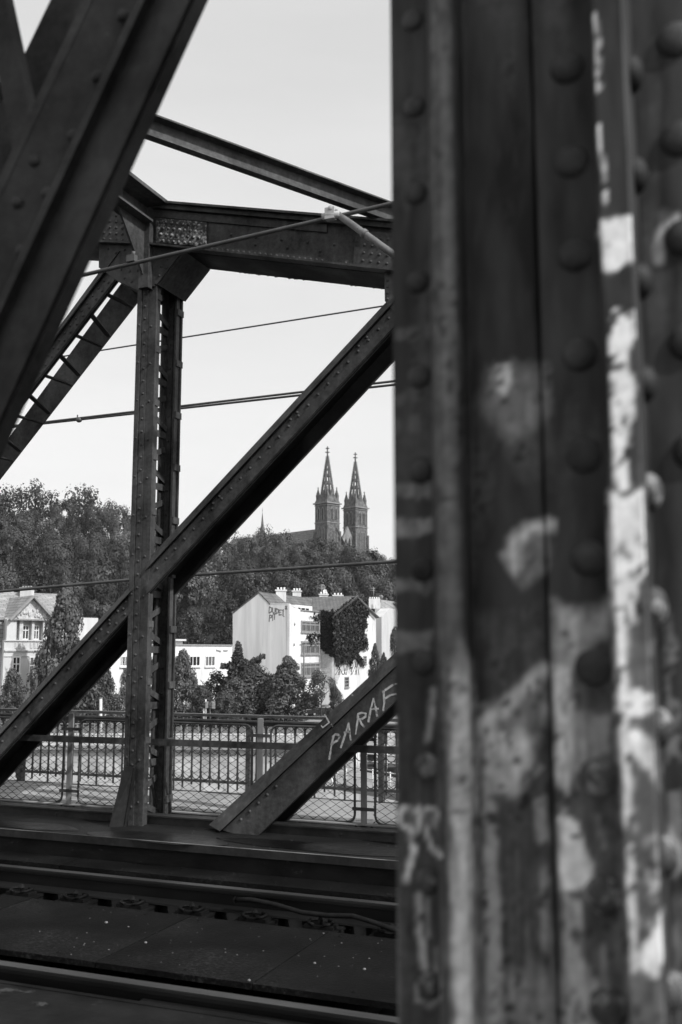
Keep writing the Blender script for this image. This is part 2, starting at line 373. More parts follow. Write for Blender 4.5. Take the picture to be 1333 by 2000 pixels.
# planks of the walkway (their joints run obliquely in the picture, so they lie across it)
rnd = random.Random(3)
b = MB(); x = XA - 2
while x < XB:
    wd = 0.235
    dz = rnd.uniform(-0.004, 0.004)
    a0 = Vector((x, WALK_Y0, WALK_Z - 0.045 + dz)); a1 = Vector((x + 1.5, WALK_Y1, WALK_Z - 0.045 + dz))
    b.prism([a0, a0 + Vector((wd - 0.022, 0, 0)), a1 + Vector((wd - 0.022, 0, 0)), a1], (0, 0, 0.045))
    x += wd
tag(b.build('walkway_planks', PLANK), kind='structure')
b = MB(); b.box((XA, WALK_Y0 - 0.03, WALK_Z + 0.002), (XB, WALK_Y0 + 0.06, WALK_Z + 0.012)); struct(b, 'walkway_kerb', JETTY)

# plates: each one can be lifted
def plate_row(yn, yf, z, joints, th, material, labels, name='deck_plate'):
    js = [XA] + joints + [XB]
    for i in range(len(js) - 1):
        mb = MB(); mb.box((js[i] + 0.004, yn, z - th), (js[i + 1] - 0.004, yf, z))
        for xx in np.arange(js[i] + 0.1, js[i + 1] - 0.05, 0.42):
            mb.dome((xx, yn + 0.07, z), (0, 0, 1), 0.017, 0.007, 6, 2); mb.dome((xx, yf - 0.07, z), (0, 0, 1), 0.017, 0.007, 6, 2)
        solo(mb, name, material, labels[i], 'deck plate', 'steel plates between and beside the rails')
jA, jB, jC = atZ(60, 1805, -0.05).x, atZ(300, 1815, -0.05).x, atZ(590, 1890, -0.05).x
jA = -4.55
plate_row(P1_NEAR, P1_FAR, -0.05, [jA, atZ(370, 1791, -0.05).x, atZ(490, 1923, -0.05).x], 0.03, DECK,
          ['dark steel deck plate at the left edge of the photo between the two rails', 'scuffed dark steel plate between the rails in front of the lattice post',
           'wide scuffed dark plate between the rails below the graffitied diagonal', 'dark deck plate between the rails beside the painted pillar'])
plate_row(P2_NEAR, P2_FAR, -0.02, [atZ(130, 1685, -0.02).x, atZ(432, 1704, -0.02).x], 0.03, DECK,
          ['dark narrow plate behind the far rail at the left edge of the photo', 'dark narrow plate behind the far rail below the lattice post', 'dark narrow plate behind the far rail running right to the pillar'])
mb = MB(); mb.box((XA, 1.6, -0.08), (XB, P0_FAR, -0.05)); mb.box((XA, P0_FAR - 0.02, -0.4), (XB, P0_FAR + 0.012, -0.046))
solo(mb, 'deck_plate', DECK_SIDE, 'stained dark plate in front of the near rail at the bottom left', 'deck plate', 'steel plates between and beside the rails')

# rails
def rail_profile(h=0.172):
    p = [(-0.035, 0.0), (0.035, 0.0), (0.036, -0.012), (0.034, -0.035), (0.010, -0.045), (0.009, -0.135), (0.07, -0.158), (0.072, -h), (-0.072, -h), (-0.07, -0.158), (-0.009, -0.135), (-0.010, -0.045), (-0.034, -0.035), (-0.036, -0.012)]
    return p
def make_rail(Y, label):
    t = thing('rail', label, 'rail', ((XA + XB) / 2, Y, -0.172), 'running rails of the track')
    mb = MB(); mb.prism([(XA, Y + a * 1.15, c * 0.8) for a, c in rail_profile()], (XB - XA, 0, 0)); mb.build('rail_body', RAILM, t)
    mb = MB(); mb.box((XA, Y - 0.034, 0.0015), (XB, Y + 0.030, 0.004)); mb.build('running_surface', RAILTOP, t)
    return t
r1 = make_rail(RAIL1_Y, 'near dark running rail with a bolted joint bar along the bottom of the photo')
r2 = make_rail(RAIL2_Y, 'far running rail with spring clips beyond the wide deck plate')
fx0, fx1 = atZ(305, 1950, -0.09).x, atZ(500, 1990, -0.09).x
mb = MB(); yy = RAIL1_Y - 0.058
mb.prism([(fx0, yy, -0.055), (fx0, yy - 0.02, -0.075), (fx0, yy - 0.022, -0.16), (fx0, yy - 0.05, -0.195), (fx0, yy + 0.03, -0.195), (fx0, yy + 0.03, -0.055)], (fx1 - fx0 + 0.35, 0, 0))
for k in range(4): mb.dome((fx0 + 0.08 + k * 0.19, yy - 0.022, -0.115), (0, -1, 0), 0.024, 0.02, 6, 2)
mb.build('joint_bar', RAILM, r1)
# sleepers and rail clips
sx = [atZ(75 + 0, 1737, -0.15).x]
step = (atZ(521, 1787, -0.15).x - atZ(76, 1737, -0.15).x) / 4
xs = [sx[0] + step * k for k in range(-2, 8)]
ORD = ['leftmost', 'second', 'third', 'fourth', 'fifth', 'sixth', 'seventh', 'eighth', 'ninth', 'tenth']
xs = [x for x in xs if -20 < proj(Vector((x, RAIL2_Y, -0.15)))[0] < 850]
for k, x in enumerate(xs):
    mb = MB(); mb.box((x - 0.12, RAIL1_Y - 0.7, -0.40), (x + 0.12, RAIL2_Y + 0.45, -0.165))
    solo(mb, 'sleeper', DECK_SIDE, 'dark sleeper under the ' + ORD[k] + ' rail clip counted from the left', 'sleeper', 'sleepers under the rails')
    mb = MB(); yc = RAIL2_Y - 0.16
    mb.box((x - 0.13, RAIL2_Y - 0.33, -0.163), (x + 0.13, RAIL2_Y + 0.2, -0.145))
    mb.box((x - 0.1, yc - 0.05, -0.144), (x + 0.1, yc + 0.045, -0.122))
    for s in (-1, 1):
        mb.tube([(x + s * 0.03, yc - 0.05, -0.118), (x + s * 0.07, yc - 0.04, -0.112), (x + s * 0.08, yc, -0.106), (x + s * 0.07, yc + 0.04, -0.112), (x + s * 0.03, yc + 0.04, -0.106)], 0.010, 6)
    mb.tube([(x, yc, -0.13), (x, yc, -0.075)], 0.012, 6); mb.dome((x, yc, -0.095), (0, 0, 1), 0.026, 0.02, 6, 2)
    mb.build('rail_clip', SHADE_CLIP_STEEL, r2)
# cable lying along the far rail
mb = MB(); yc = RAIL2_Y - 0.13
pts = [(462, 1757, 0.10), (490, 1757, .10), (540, 1767, .12), (590, 1782, .16), (640, 1788, .2), (690, 1789, .2), (735, 1803, .22), (775, 1818, .24), (850, 1850, .25)]
path = [atY(a, c, RAIL2_Y - d) for a, c, d in pts]
mb.tube(path, 0.016, 8); mb.dome(path[0], (-1, 0, 0), 0.022, 0.02)
solo(mb, 'cable', RUBBER, 'thin black cable drooping along the far rail beside the pillar', 'cable')

# pale grit scattered on the plates
rnd = random.Random(8); mb = MB()
for k in range(60):
    px, py = rnd.gauss(*rnd.choice([(220, 130), (400, 120), (430, 90), (690, 60), (120, 80)])), 0
    t = rnd.random(); X = atZ(max(-100, min(780, px)), 1850, -0.05).x + rnd.uniform(-0.1, 0.1); Y = lerp(P1_NEAR + 0.03, P1_FAR - 0.03, rnd.random())
    s = rnd.choice([0.0015, 0.002, 0.003, 0.004])
    mb.ball((X, Y, -0.049), s * rnd.uniform(1, 1.8), s, s * 0.6, 5, 4)
for k in range(40):
    X = rnd.uniform(-5.5, -2.2); Y = rnd.uniform(CH_Y0 + 0.05, CH_Y1 - 0.05); s = rnd.choice([0.002, 0.0035])
    mb.ball((X, Y, CH_Z + 0.001), s, s, s * 0.6, 5, 4)
tag(mb.build('grit', PEBBLE), 'pale grit scattered over the dark deck plates', None, None, 'stuff')
for (px, py, s, lab) in [(208, 1803, 0.010, 'white pebble lying among scuffs on the dark plate in front of the lattice post'), (285, 1842, 0.008, 'small white pebble on the dark deck plate in front of the far rail'),
                         (615, 1882, 0.007, 'white pebble right of the oblique plate joint'), (712, 1894, 0.008, 'white crumb near the right end of the deck plate by the pillar'), (487, 1916, 0.008, 'pale pebble at the near end of the plate joint')]:
    p = atZ(px, py, -0.05); mb = MB(); mb.ball((p.x, p.y, -0.05 + s * 0.5), s * 1.2, s, s * 0.7, 7, 5); solo(mb, 'pebble', PEBBLE, lab, 'pebble')

# ================================================================ far truss
P = lambda px, py, dy=0.0: atY(px, py, Y1 + dy)
def plane_strip(mb, t0, t1, b0, b1, f0, f1, dy, th, dy2=None):
    """strip between two photo lines (top t0-t1, bottom b0-b1) on the truss plane, thickness th away from us"""
    A, B_ = P(*t0), P(*t1); C_, D_ = P(*b0), P(*b1)
    q = [A.lerp(C_, f0), B_.lerp(D_, f0), B_.lerp(D_, f1), A.lerp(C_, f1)]
    q = [v + Vector((0, dy, 0)) for v in q]
    if dy2 is not None:                                   # tilted strip: lower edge at another depth
        q[2].y = Y1 + dy2; q[3].y = Y1 + dy2
    mb.prism(q, (0, th, 0)); return q
def rivet_row(mb, t0, t1, b0, b1, f, n, dy, s0=0.02, s1=0.98, r=0.015, jitter=0):
    A, B_ = P(*t0), P(*t1); C_, D_ = P(*b0), P(*b1)
    a, c = A.lerp(C_, f), B_.lerp(D_, f)
    for i in range(n):
        p = a.lerp(c, lerp(s0, s1, (i + 0.5) / n)); p.y = Y1 + dy
        mb.dome(p, (0, -1, 0), r, r * 0.75, 7, 2)

truss = thing('bridge_truss', 'dark riveted truss beyond the tracks with lattice post and white graffiti on a diagonal', 'bridge truss', (P(280, 1610).x, Y1 + DEPTH / 2, CH_Z), 'trusses of the railway bridge')
ZB = CH_Z
def post(xl, xr, ztop, zbot, lacing=True):
    wdt = xr - xl; mb = MB()
    for k, dy in ((0, 0.0), (1, DEPTH - 0.022)):
        mb.box((xl, Y1 + dy, zbot), (xr, Y1 + dy + 0.022, ztop))                       # wall plate
        f = -0.014 if k == 0 else -0.012
        mb.box((xl - 0.004, Y1 + dy + f, zbot), (xl + wdt * 0.22, Y1 + dy - 0.0015, ztop))   # angle leg left
        mb.box((xl + wdt * 0.27, Y1 + dy + f * 0.6, zbot), (xl + wdt * 0.55, Y1 + dy - 0.0015, ztop))
        mb.box((xr - 0.03, Y1 + dy + 0.024, zbot), (xr - 0.012, Y1 + dy + 0.09, ztop)) if k == 0 else mb.box((xr - 0.03, Y1 + dy - 0.07, zbot), (xr - 0.012, Y1 + dy - 0.016, ztop))
        mb.box((xl + 0.012, Y1 + dy + 0.024, zbot), (xl + 0.03, Y1 + dy + 0.09, ztop)) if k == 0 else mb.box((xl + 0.012, Y1 + dy - 0.07, zbot), (xl + 0.03, Y1 + dy - 0.016, ztop))
    z = zbot + 0.15; i = 0
    while z < ztop - 0.05:
        mb.dome((xl + wdt * 0.41, Y1 - 0.0085, z), (0, -1, 0), 0.014, 0.011, 7, 2)
        if i % 3 == 0:
            mb.dome((xl + wdt * 0.74, Y1, z + 0.04), (0, -1, 0), 0.014, 0.011, 7, 2)
            mb.dome((xl + wdt * 0.12, Y1 - 0.014, z + 0.06), (0, -1, 0), 0.012, 0.009, 6, 2)
        if i % 2 == 0:
            mb.dome((xl + wdt * 0.41, Y1 + DEPTH - 0.03, z), (0, -1, 0), 0.013, 0.01, 6, 2)
            mb.dome((xl + wdt * 0.78, Y1 + DEPTH - 0.022, z + 0.1), (0, -1, 0), 0.013, 0.01, 6, 2)
        z += 0.115; i += 1
    o = mb.build('post', STEEL, truss)
    if lacing:
        lb = MB(); xm = xl + wdt * 0.24; ya, yb = Y1 + 0.03, Y1 + DEPTH - 0.03; pz = 0.49
        z = zbot + 0.2
        while z < ztop - 0.5:
            lb.bar((xm, ya, z), (xm, yb, z + 0.15), 0.05, 0.012, (1, 0, 0)); lb.bar((xm + 0.013, ya, z), (xm + 0.013, yb, z - 0.15), 0.05, 0.012, (1, 0, 0))
            lb.box((xm - 0.006, ya, z + 0.25), (xm + 0.006, yb, z + 0.31))
            lb.box((xr - 0.012, Y1 + 0.022, z - 0.02), (xr - 0.003, Y1 + 0.10, z + 0.035)); lb.box((xr - 0.012, Y1 + DEPTH - 0.09, z - 0.06), (xr + 0.004, Y1 + DEPTH + 0.01, z))
            z += pz
        lb.build('lacing', STEEL_LIGHT, o)
    return o
xl, xr = P(268, 700).x, P(304, 660).x
px_post = post(xl, xr, P(290, 470).z, ZB)
xl2 = P(786, 590).x; post(xl2, xl2 + (xr - xl), P(752, 480).z, ZB, False)
mb = MB(); mb.prism([P(751, 520), P(800, 520), P(800, 640), P(762, 600), P(752, 588)], (0, 0.016, 0))
for k in range(5): mb.dome(P(757, 536 + k * 12), (0, -1, 0), 0.013, 0.01, 6, 2)
mb.build('gusset_plate', STEEL_LIGHT, truss)
xl3 = xl - (xl2 - xl); post(xl3, xl3 + (xr - xl), P(290, 470).z, ZB, False)

def diagonal(t0, t1, b0, b1, strips, closed=True, rivets=(), name='diagonal', light=STEEL):
    mb = MB()
    for f0, f1, dy, th, dy2 in strips: plane_strip(mb, t0, t1, b0, b1, f0, f1, dy, th, dy2)
    plane_strip(mb, t0, t1, b0, b1, 0.012, 0.99, 0.046, 0.012)
    plane_strip(mb, t0, t1, b0, b1, 0.02 if closed else -0.26, 0.98, DEPTH - 0.02, 0.022)  # back wall
    if closed:
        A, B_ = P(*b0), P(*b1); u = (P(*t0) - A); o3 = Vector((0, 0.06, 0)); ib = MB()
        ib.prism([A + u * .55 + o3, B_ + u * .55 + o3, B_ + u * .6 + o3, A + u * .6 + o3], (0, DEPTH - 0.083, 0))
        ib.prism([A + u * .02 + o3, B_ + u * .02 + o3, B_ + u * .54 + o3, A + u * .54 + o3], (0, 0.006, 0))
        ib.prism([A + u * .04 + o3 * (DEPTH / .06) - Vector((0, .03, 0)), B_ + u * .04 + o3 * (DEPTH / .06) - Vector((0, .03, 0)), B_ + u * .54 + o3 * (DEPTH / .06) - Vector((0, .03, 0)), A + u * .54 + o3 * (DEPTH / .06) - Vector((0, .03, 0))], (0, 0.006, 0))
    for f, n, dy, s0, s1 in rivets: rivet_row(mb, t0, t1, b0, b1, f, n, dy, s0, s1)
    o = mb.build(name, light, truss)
    if closed: ib.build('inner_shade_web', SHADE_CLIP_STEEL, o)  # dark inner sheets carry the shade inside the box in their colour
    return o
STR = [(0.0, 0.37, 0.030, 0.014, -0.040), (0.375, 0.72, 0.004, 0.02, None), (0.725, 1.0, -0.016, 0.035, None)]
# middle diagonal, above and below the post
d_up = diagonal((288, 1089.5), (800, 536), (288, 1160.5), (800, 607), STR, True, [(0.58, 26, 0.004, 0.02, 0.98), (0.45, 2, 0.004, 0.25, 0.30), (0.45, 2, 0.004, 0.55, 0.60), (0.45, 2, 0.004, 0.8, 0.86)])
d_dn = diagonal((-90, 1518), (262, 1132), (-90, 1576), (262, 1191), STR, True, [(0.58, 13, 0.004, 0.02, 0.98), (0.86, 4, -0.016, 0.8, 0.98), (0.45, 4, 0.004, 0.8, 0.98)])
# lowest diagonal, with graffiti
d_low = diagonal((405, 1612), (800, 1247), (497, 1640), (800, 1343), [(0.0, 0.34, 0.030, 0.014, -0.050), (0.345, 1.0, -0.004, 0.026, None)], True, [(0.45, 5, -0.004, 0.05, 0.3)])
# upper left diagonal: two walls with open lacing between
UL = ((222, 487), (-300, 1201), (262, 500), (-300, 1230))
STR2 = [(0.0, 0.40, 0.028, 0.016, -0.030), (0.405, 0.70, 0.006, 0.02, None), (0.705, 1.0, -0.012, 0.03, None)]
d_ul = diagonal(*UL, STR2, False, [(0.55, 48, 0.006, 0.06, 0.98), (0.85, 44, -0.012, 0.06, 0.98)])
lb = MB(); A, B_ = P(246, 520), P(-280, 1204)
for k in range(18):
    p = A.lerp(B_, (k + 0.3) / 18); q = A.lerp(B_, (k + 0.3 + (0.45 if k % 2 == 0 else -0.05)) / 18)
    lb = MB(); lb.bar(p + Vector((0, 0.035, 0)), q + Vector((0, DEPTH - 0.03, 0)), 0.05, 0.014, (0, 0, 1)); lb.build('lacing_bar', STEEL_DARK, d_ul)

# top chord
mb = MB()
ct0, ct1, cb0, cb1 = (300, 399), (800, 441), (300, 481), (800, 535)
plane_strip(mb, ct0, ct1, cb0, cb1, 0.0, 1.0, 0.0, 0.02)
plane_strip(mb, ct0, ct1, cb0, cb1, 0.0, 0.12, -0.05, 0.048)                 # top angle
plane_strip(mb, ct0, ct1, cb0, cb1, -0.03, 0.02, -0.085, 0.6)               # cover plate
plane_strip(mb, (300, 400), (640, 428), (300, 400 + 82), (640, 428 + 91), 0.125, 0.3, -0.016, 0.014)
plane_strip(mb, ct0, ct1, cb0, cb1, 0.86, 0.985, -0.014, 0.012)
plane_strip(mb, ct0, ct1, cb0, cb1, 0.985, 1.03, -0.085, 0.54)              # bottom lip and soffit
plane_strip(mb, ct0, ct1, cb0, cb1, 0.0, 1.0, DEPTH - 0.02, 0.02)
plane_strip(mb, (700, 433), (800, 441), (692, 522), (800, 535), 0.22, 0.98, -0.03, 0.014)
for f, n, a, c in ((0.93, 34, 0.24, 0.98),): rivet_row(mb, ct0, ct1, cb0, cb1, f, n, -0.014, a, c)
rivet_row(mb, ct0, ct1, cb0, cb1, 0.55, 5, -0.001, 0.28, 0.78); rivet_row(mb, ct0, ct1, cb0, cb1, 0.72, 4, -0.001, 0.24, 0.74)
for r_ in range(4): rivet_row(mb, (712, 433), (800, 441), (700, 522), (800, 535), 0.36 + r_ * 0.17, 6, -0.03)
# ragged, rusted lower flange edge
rnd = random.Random(5)
for k in range(30):
    t = rnd.uniform(0.25, 0.98); c = l2(cb0, cb1, t); p = P(c[0], c[1] + 2.6) + Vector((0, DEPTH - 0.02, 0.001))
    mb.obox(p, (1, 0, 0), (0, 0, 1), (0, 1, 0), rnd.uniform(0.006, 0.03), rnd.uniform(0.003, 0.007), 0.012)
chord = mb.build('top_chord', STEEL, truss)
mb = MB(); plane_strip(mb, ct0, ct1, cb0, cb1, 1.031, 1.04, 0.02, 0.43); mb.build('soffit_shade_plate', SHADE_CLIP_STEEL, chord)  # dark sheet under the chord, soffit shade put into its colour
# left part of the top chord, behind the near diagonal
mb = MB(); l0, l1, m0, m1 = (302, 399), (-260, 352), (302, 481), (-260, 455)
plane_strip(mb, l0, l1, m0, m1, 0, 1, 0.0, 0.02); plane_strip(mb, l0, l1, m0, m1, -0.04, 0.02, -0.07, 0.58); plane_strip(mb, l0, l1, m0, m1, 0.985, 1.03, -0.085, 0.54); plane_strip(mb, l0, l1, m0, m1, 0, 1, DEPTH - 0.02, 0.02)
plane_strip(mb, (272, 420), (150, 410), (272, 478), (150, 470), 0, 1, -0.016, 0.014)
for r_ in range(5): rivet_row(mb, (262, 420), (150, 410), (262, 478), (150, 470), 0.1 + r_ * 0.2, 9, -0.016)
mb.build('top_chord', STEEL, truss)
# gusset plates of the node
mb = MB()
def poly(mb, pts, dy, th): mb.prism([P(a, c, 0) + Vector((0, dy, 0)) for a, c in pts], (0, th, 0))
poly(mb, [(303, 484), (360, 490), (309, 556), (300, 556)], -0.018, 0.016)
poly(mb, [(196, 474), (304, 484), (304, 560), (272, 568), (229, 548), (196, 524)], -0.020, 0.016)
poly(mb, [(303, 484), (360, 490), (309, 556), (300, 556)], DEPTH - 0.02, 0.02)
poly(mb, [(196, 474), (304, 484), (304, 560), (272, 568), (229, 548)], DEPTH - 0.02, 0.02)
a, c = P(360, 490), P(309, 556); n_ = Vector((0.01, 0, -0.008))
mb.prism([a, c, c + n_, a + n_], (0, DEPTH, 0))
a, c = P(229, 549), P(272, 569); mb.prism([a, c, c + Vector((0, 0, .012)), a + Vector((0, 0, .012))], (0, DEPTH, 0))
for (x, y) in [(318, 500), (330, 508), (341, 497), (318, 522), (328, 524), (314, 540), (214, 488), (229, 496), (246, 490), (262, 500), (278, 496), (292, 494), (246, 545), (260, 552), (278, 548), (240, 528), (256, 532), (272, 530), (266, 515), (285, 518), (292, 532), (292, 550)]:
    mb.dome(P(x, y) + Vector((0, -0.019, 0)), (0, -1, 0), 0.014, 0.011, 7, 2)
mb.build('gusset_plate', STEEL, truss)
mb = MB(); poly(mb, [(309, 428), (408, 437), (404, 484), (309, 476)], -0.032, 0.03)
for r_ in range(4):
    for k in range(8):
        t = (k + 0.6 + 0.4 * (r_ % 2)) / 8.6; q = l2(l2((312, 436), (404, 444), t), l2((312, 472), (402, 480), t), r_ / 3.0)
        mb.dome(P(*q) + Vector((0, -0.033, 0)), (0, -1, 0), 0.017, 0.014, 7, 2)
mb.build('splice_plate', PEELED, truss)
# bottom chord: cover plate, lip, side
mb = MB(); mb.box((XA, CH_Y0, CH_Z - 0.012), (XB, CH_Y1 + 0.6, CH_Z)); chp = mb.build('bottom_chord', DECK2, truss)
mb = MB(); mb.box((XA, CH_Y0 - 0.03, CH_Z - 0.05), (XB, CH_Y0 - 0.002, CH_Z + 0.006)); ea = mb.build('edge_angle', STEEL_DARK, truss)
mb = MB(); mb.box((XA, CH_Y0 - 0.031, CH_Z + 0.0065), (XB, CH_Y0 - 0.012, CH_Z + 0.0085)); mb.build('worn_lit_strip', WORN_LIT, ea)  # worn edge strip; its lit line is put into the pale colour
mb = MB(); mb.box((XA, CH_Y0 + 0.01, -0.3), (XB, CH_Y0 + 0.04, CH_Z - 0.014)); mb.build('chord_side', DECK_SIDE, truss)
mb = MB(); zt = atY(0, 1573, CH_Y1 + 0.02).z
mb.box((XA, CH_Y1 + 0.02, CH_Z), (XB, CH_Y1 + 0.045, zt)); mb.box((XA, CH_Y1, zt), (XB, CH_Y1 + 0.12, zt + 0.012))
for x in np.arange(-12, -1, 0.9): mb.dome((x, CH_Y1 + 0.02, CH_Z + 0.03), (0, -1, 0), 0.014, 0.01, 6, 2)
mb.build('stringer', STEEL_DARK, truss)
for (px, py, a_, b_) in [(318, 1637, .62, .20), (640, 1656, .85, .17), (60, 1613, .5, .14)]:
    c = atZ(px, py, CH_Z); mb = MB(); mb.face([(c.x + a_ * math.cos(t) * (1 + .13 * math.sin(3 * t + px)), min(c.y + b_ * math.sin(t) * (1 + .1 * math.cos(5 * t)), CH_Y1 - .01), CH_Z + .004) for t in np.linspace(0, 6.28, 40)[:-1]]); struct(mb, 'puddle', PUDDLE)
# leaning guard plate at the post's foot
mb = MB()
mb.prism([atY(243, 1497, Y1 - 0.05), atY(262, 1499, Y1 - 0.05), atZ(243, 1614, CH_Z), atZ(213, 1616, CH_Z)], (0, 0.03, 0))
mb.prism([atY(262, 1499, Y1 - 0.055), atY(268, 1503, Y1 + 0.02), atZ(255, 1606, CH_Z), atZ(243, 1614.5, CH_Z)], (0, 0.02, 0))
mb.build('foot_guard', STEEL_DARK, truss)
# flat brace bar between the walls
mb = MB(); yb = Y1 + 0.25
for a, c in (((20, 1440), (820, 1467)),):
    A, B_ = atY(*a, yb), atY(*c, yb); mb.prism([A + Vector((0, 0, .029)), B_ + Vector((0, 0, .029)), B_ - Vector((0, 0, .027)), A - Vector((0, 0, .027))], (0, 0.012, 0))
A = atY(20, 1440, yb); mb.box((A.x - 6, yb, A.z - .028), (A.x, yb + .012, A.z + .028))
mb.build('brace_bar', STEEL, truss)
# graffiti on the lowest diagonal (PARAF...) and other scrawls
def S4(x, y): return (540 + x / 5.554, 1330 + y / 5.554)
gm = MB()
def stroke(mb, pts, plane, wdt, conv=lambda x, y: (x, y), off=Vector((0, 0, 0)), nrm=Vector((0, -1, 0)), th=0.002):
    q = [plane(*conv(*p)) + off for p in pts]
    for i in range(len(q) - 1):
        a, c = q[i], q[i + 1]; d = (c - a)
        if d.length < 1e-6: continue
        d.normalize(); s = d.cross(nrm).normalized() * wdt / 2 * (0.7 + 0.55 * abs(math.sin(7.3 * i + 13.1 * q[0].x + 5.7 * q[0].z))); a = a - d * wdt * 0.25; c = c + d * wdt * 0.25
        mb.prism([a - s, c - s, c + s, a + s], nrm * th * (1 + 0.2 * (i % 3)))
strokes = [[(575, 850), (588, 770), (600, 690), (622, 600)], [(608, 605), (640, 578), (672, 582), (688, 606), (665, 645), (625, 668), (605, 690)],
           [(700, 722), (722, 660), (755, 560), (785, 455)], [(785, 455), (798, 560), (806, 640)], [(738, 560), (800, 548)],
           [(862, 577), (872, 500), (890, 385)], [(880, 395), (888, 358), (930, 345), (972, 352), (970, 385), (930, 412), (880, 412)], [(905, 412), (925, 465), (957, 497)],
           [(1000, 442), (1022, 320), (1055, 190)], [(1055, 190), (1075, 280), (1095, 385)], [(1020, 305), (1108, 300)],
           [(1160, 320), (1172, 230), (1165, 110), (1150, 118)], [(1180, 100), (1262, 45), (1330, 20)], [(1180, 190), (1235, 155), (1300, 140)],
           [(525, 365), (550, 405), (575, 452)], [(490, 485), (505, 505), (570, 455)], [(600, 470), (612, 492)], [(820, 150), (832, 156)]]
for i, s in enumerate(strokes):
    if i in (2, 5, 8, 11, 14, 16, 17): gm.build('graffiti', CHALK, d_low); gm = MB()
    stroke(gm, s, lambda x, y: atY(x, y, Y1 - 0.0365 if i >= 14 else Y1 - 0.0045), 0.013 if i < 14 else 0.009, S4)
gm.build('graffiti', CHALK, d_low)

# ---- cross strut from the post's node towards the camera, and lateral brace overhead
strut = thing('cross_strut', 'heavy overhead strut joining the lattice post node, partly behind the near diagonal', 'strut', P(290, 440) + Vector((0, -0.1, 0)))
sx_ = P(292, 440).x; zb_ = P(290, 441).z; zt_ = P(330, 403).z
mb = MB()
mb.box((sx_ - 0.012, 1.5, zb_), (sx_ + 0.012, Y1 - 0.06, zt_)); mb.box((sx_ - 0.10, 1.5, zb_ - 0.02), (sx_ + 0.10, Y1 - 0.09, zb_)); mb.box((sx_ - 0.10, 1.5, zt_ - 0.002), (sx_ + 0.22, Y1 - 0.05, zt_ + 0.03))
for y in np.arange(2, 7.1, 0.22): mb.dome((sx_ + 0.012, y, zb_ + 0.06), (1, 0, 0), 0.014, 0.011, 6, 2)
for y in (6.35, 5.3): mb.box((sx_ + 0.013, y - 0.01, zb_ + 0.001), (sx_ + 0.05, y + 0.01, zt_ - 0.003))
mb.build('strut_beam', STEEL_LIGHT, strut)
mb = MB(); mb.prism([(sx_ - 0.01, Y1 - 0.09, zb_ - 0.022), (sx_ - 0.01, Y1 - 0.50, zb_ - 0.022), (sx_ - 0.01, Y1 - 0.09, zb_ - 0.5)], (0.02, 0, 0))
mb.box((sx_ - 0.04, Y1 - 0.088, zb_ - 0.62), (sx_ + 0.06, Y1 - 0.02, zb_ - 0.02)); mb.build('bracket', STEEL, strut)
mb = MB(); zc = P(757, 415).z
A, B_ = atZ(290, 248, zc), atZ(757, 416, zc); d = (B_ - A); A = A - d * 0.5; B_ = B_ + d * 0.12
mb.bar(A, B_, 0.012, 0.115); s = d.normalized().cross(Vector((0, 0, 1)))
mb.bar(A + s * 0.03 + Vector((0, 0, .058)), B_ + s * 0.03 + Vector((0, 0, .058)), 0.10, 0.012); mb.bar(A - s * 0.02 - Vector((0, 0, .058)), B_ - s * 0.02 - Vector((0, 0, .058)), 0.07, 0.012)
solo(mb, 'lateral_brace', STEEL_LIGHT, 'long sloping overhead steel brace crossing the open sky above the top chord', 'brace')

# ---- overhead wires
def wire(pts, r, label, sag=0.0, extra=None):
    mb = MB(); q = []
    for i in range(len(pts) - 1):
        for k in range(8): q.append(pts[i].lerp(pts[i + 1], k / 8))
    q.append(pts[-1]); mb.tube(q, r, 6)
    if extra: extra(mb)
    return solo(mb, 'overhead_wire', WIRE, label, 'wire', 'wires over the tracks and behind the truss')
def ext(a, b, t0, t1): return [a + (b - a) * t0, a + (b - a) * t1]
A, B_ = atY(160, 538, 5.2), atY(757, 400, 5.2)
c0 = atY(258, 512, 5.2)
wire(ext(A, B_, -0.8, 1.6), 0.0135, 'thick contact wire crossing in front of the top chord', extra=lambda mb: (mb.box(c0 + Vector((-0.03, -.02, 0.0)), c0 + Vector((0.03, .02, .045))), mb.tube([c0 + Vector((0.01, 0, 0.04)), c0 + Vector((0.012, 0, 0.07))], 0.012)))
A, B_ = atY(175, 688, 12), atY(735, 600, 12); wire(ext(A, B_, -1, 1.6), 0.011, 'single thin wire crossing the sky between the upper diagonal and the middle diagonal')
A, B_ = atY(67, 827, 12), atY(766, 745, 12); nb = atY(155, 819, 12)
wire(ext(A, B_, -1, 1.5), 0.016, 'upper of the twin wires with a small round clamp left of the post', extra=lambda mb: (mb.ball(nb - Vector((0, 0, .01)), 0.05, 0.04, 0.04), mb.tube([nb + Vector((-.03, 0, 0)), nb + Vector((-.03, 0, .07))], 0.01)))
A, B_ = atY(67, 829.5, 12.1), atY(766, 752, 12.1); wire(ext(A, B_, -1, 1.5), 0.016, 'lower of the twin wires in mid sky behind the lattice post')
A, B_ = atY(0, 1155, 11), atY(250, 1133, 11); A2, B2 = atY(375, 1123, 11), atY(768, 1097, 11)
wire([A + (A - B_) * 2, A, B_, A2, B2, B2 + (B2 - A2)], 0.021, 'lowest thick cable crossing in front of the wooded hill')
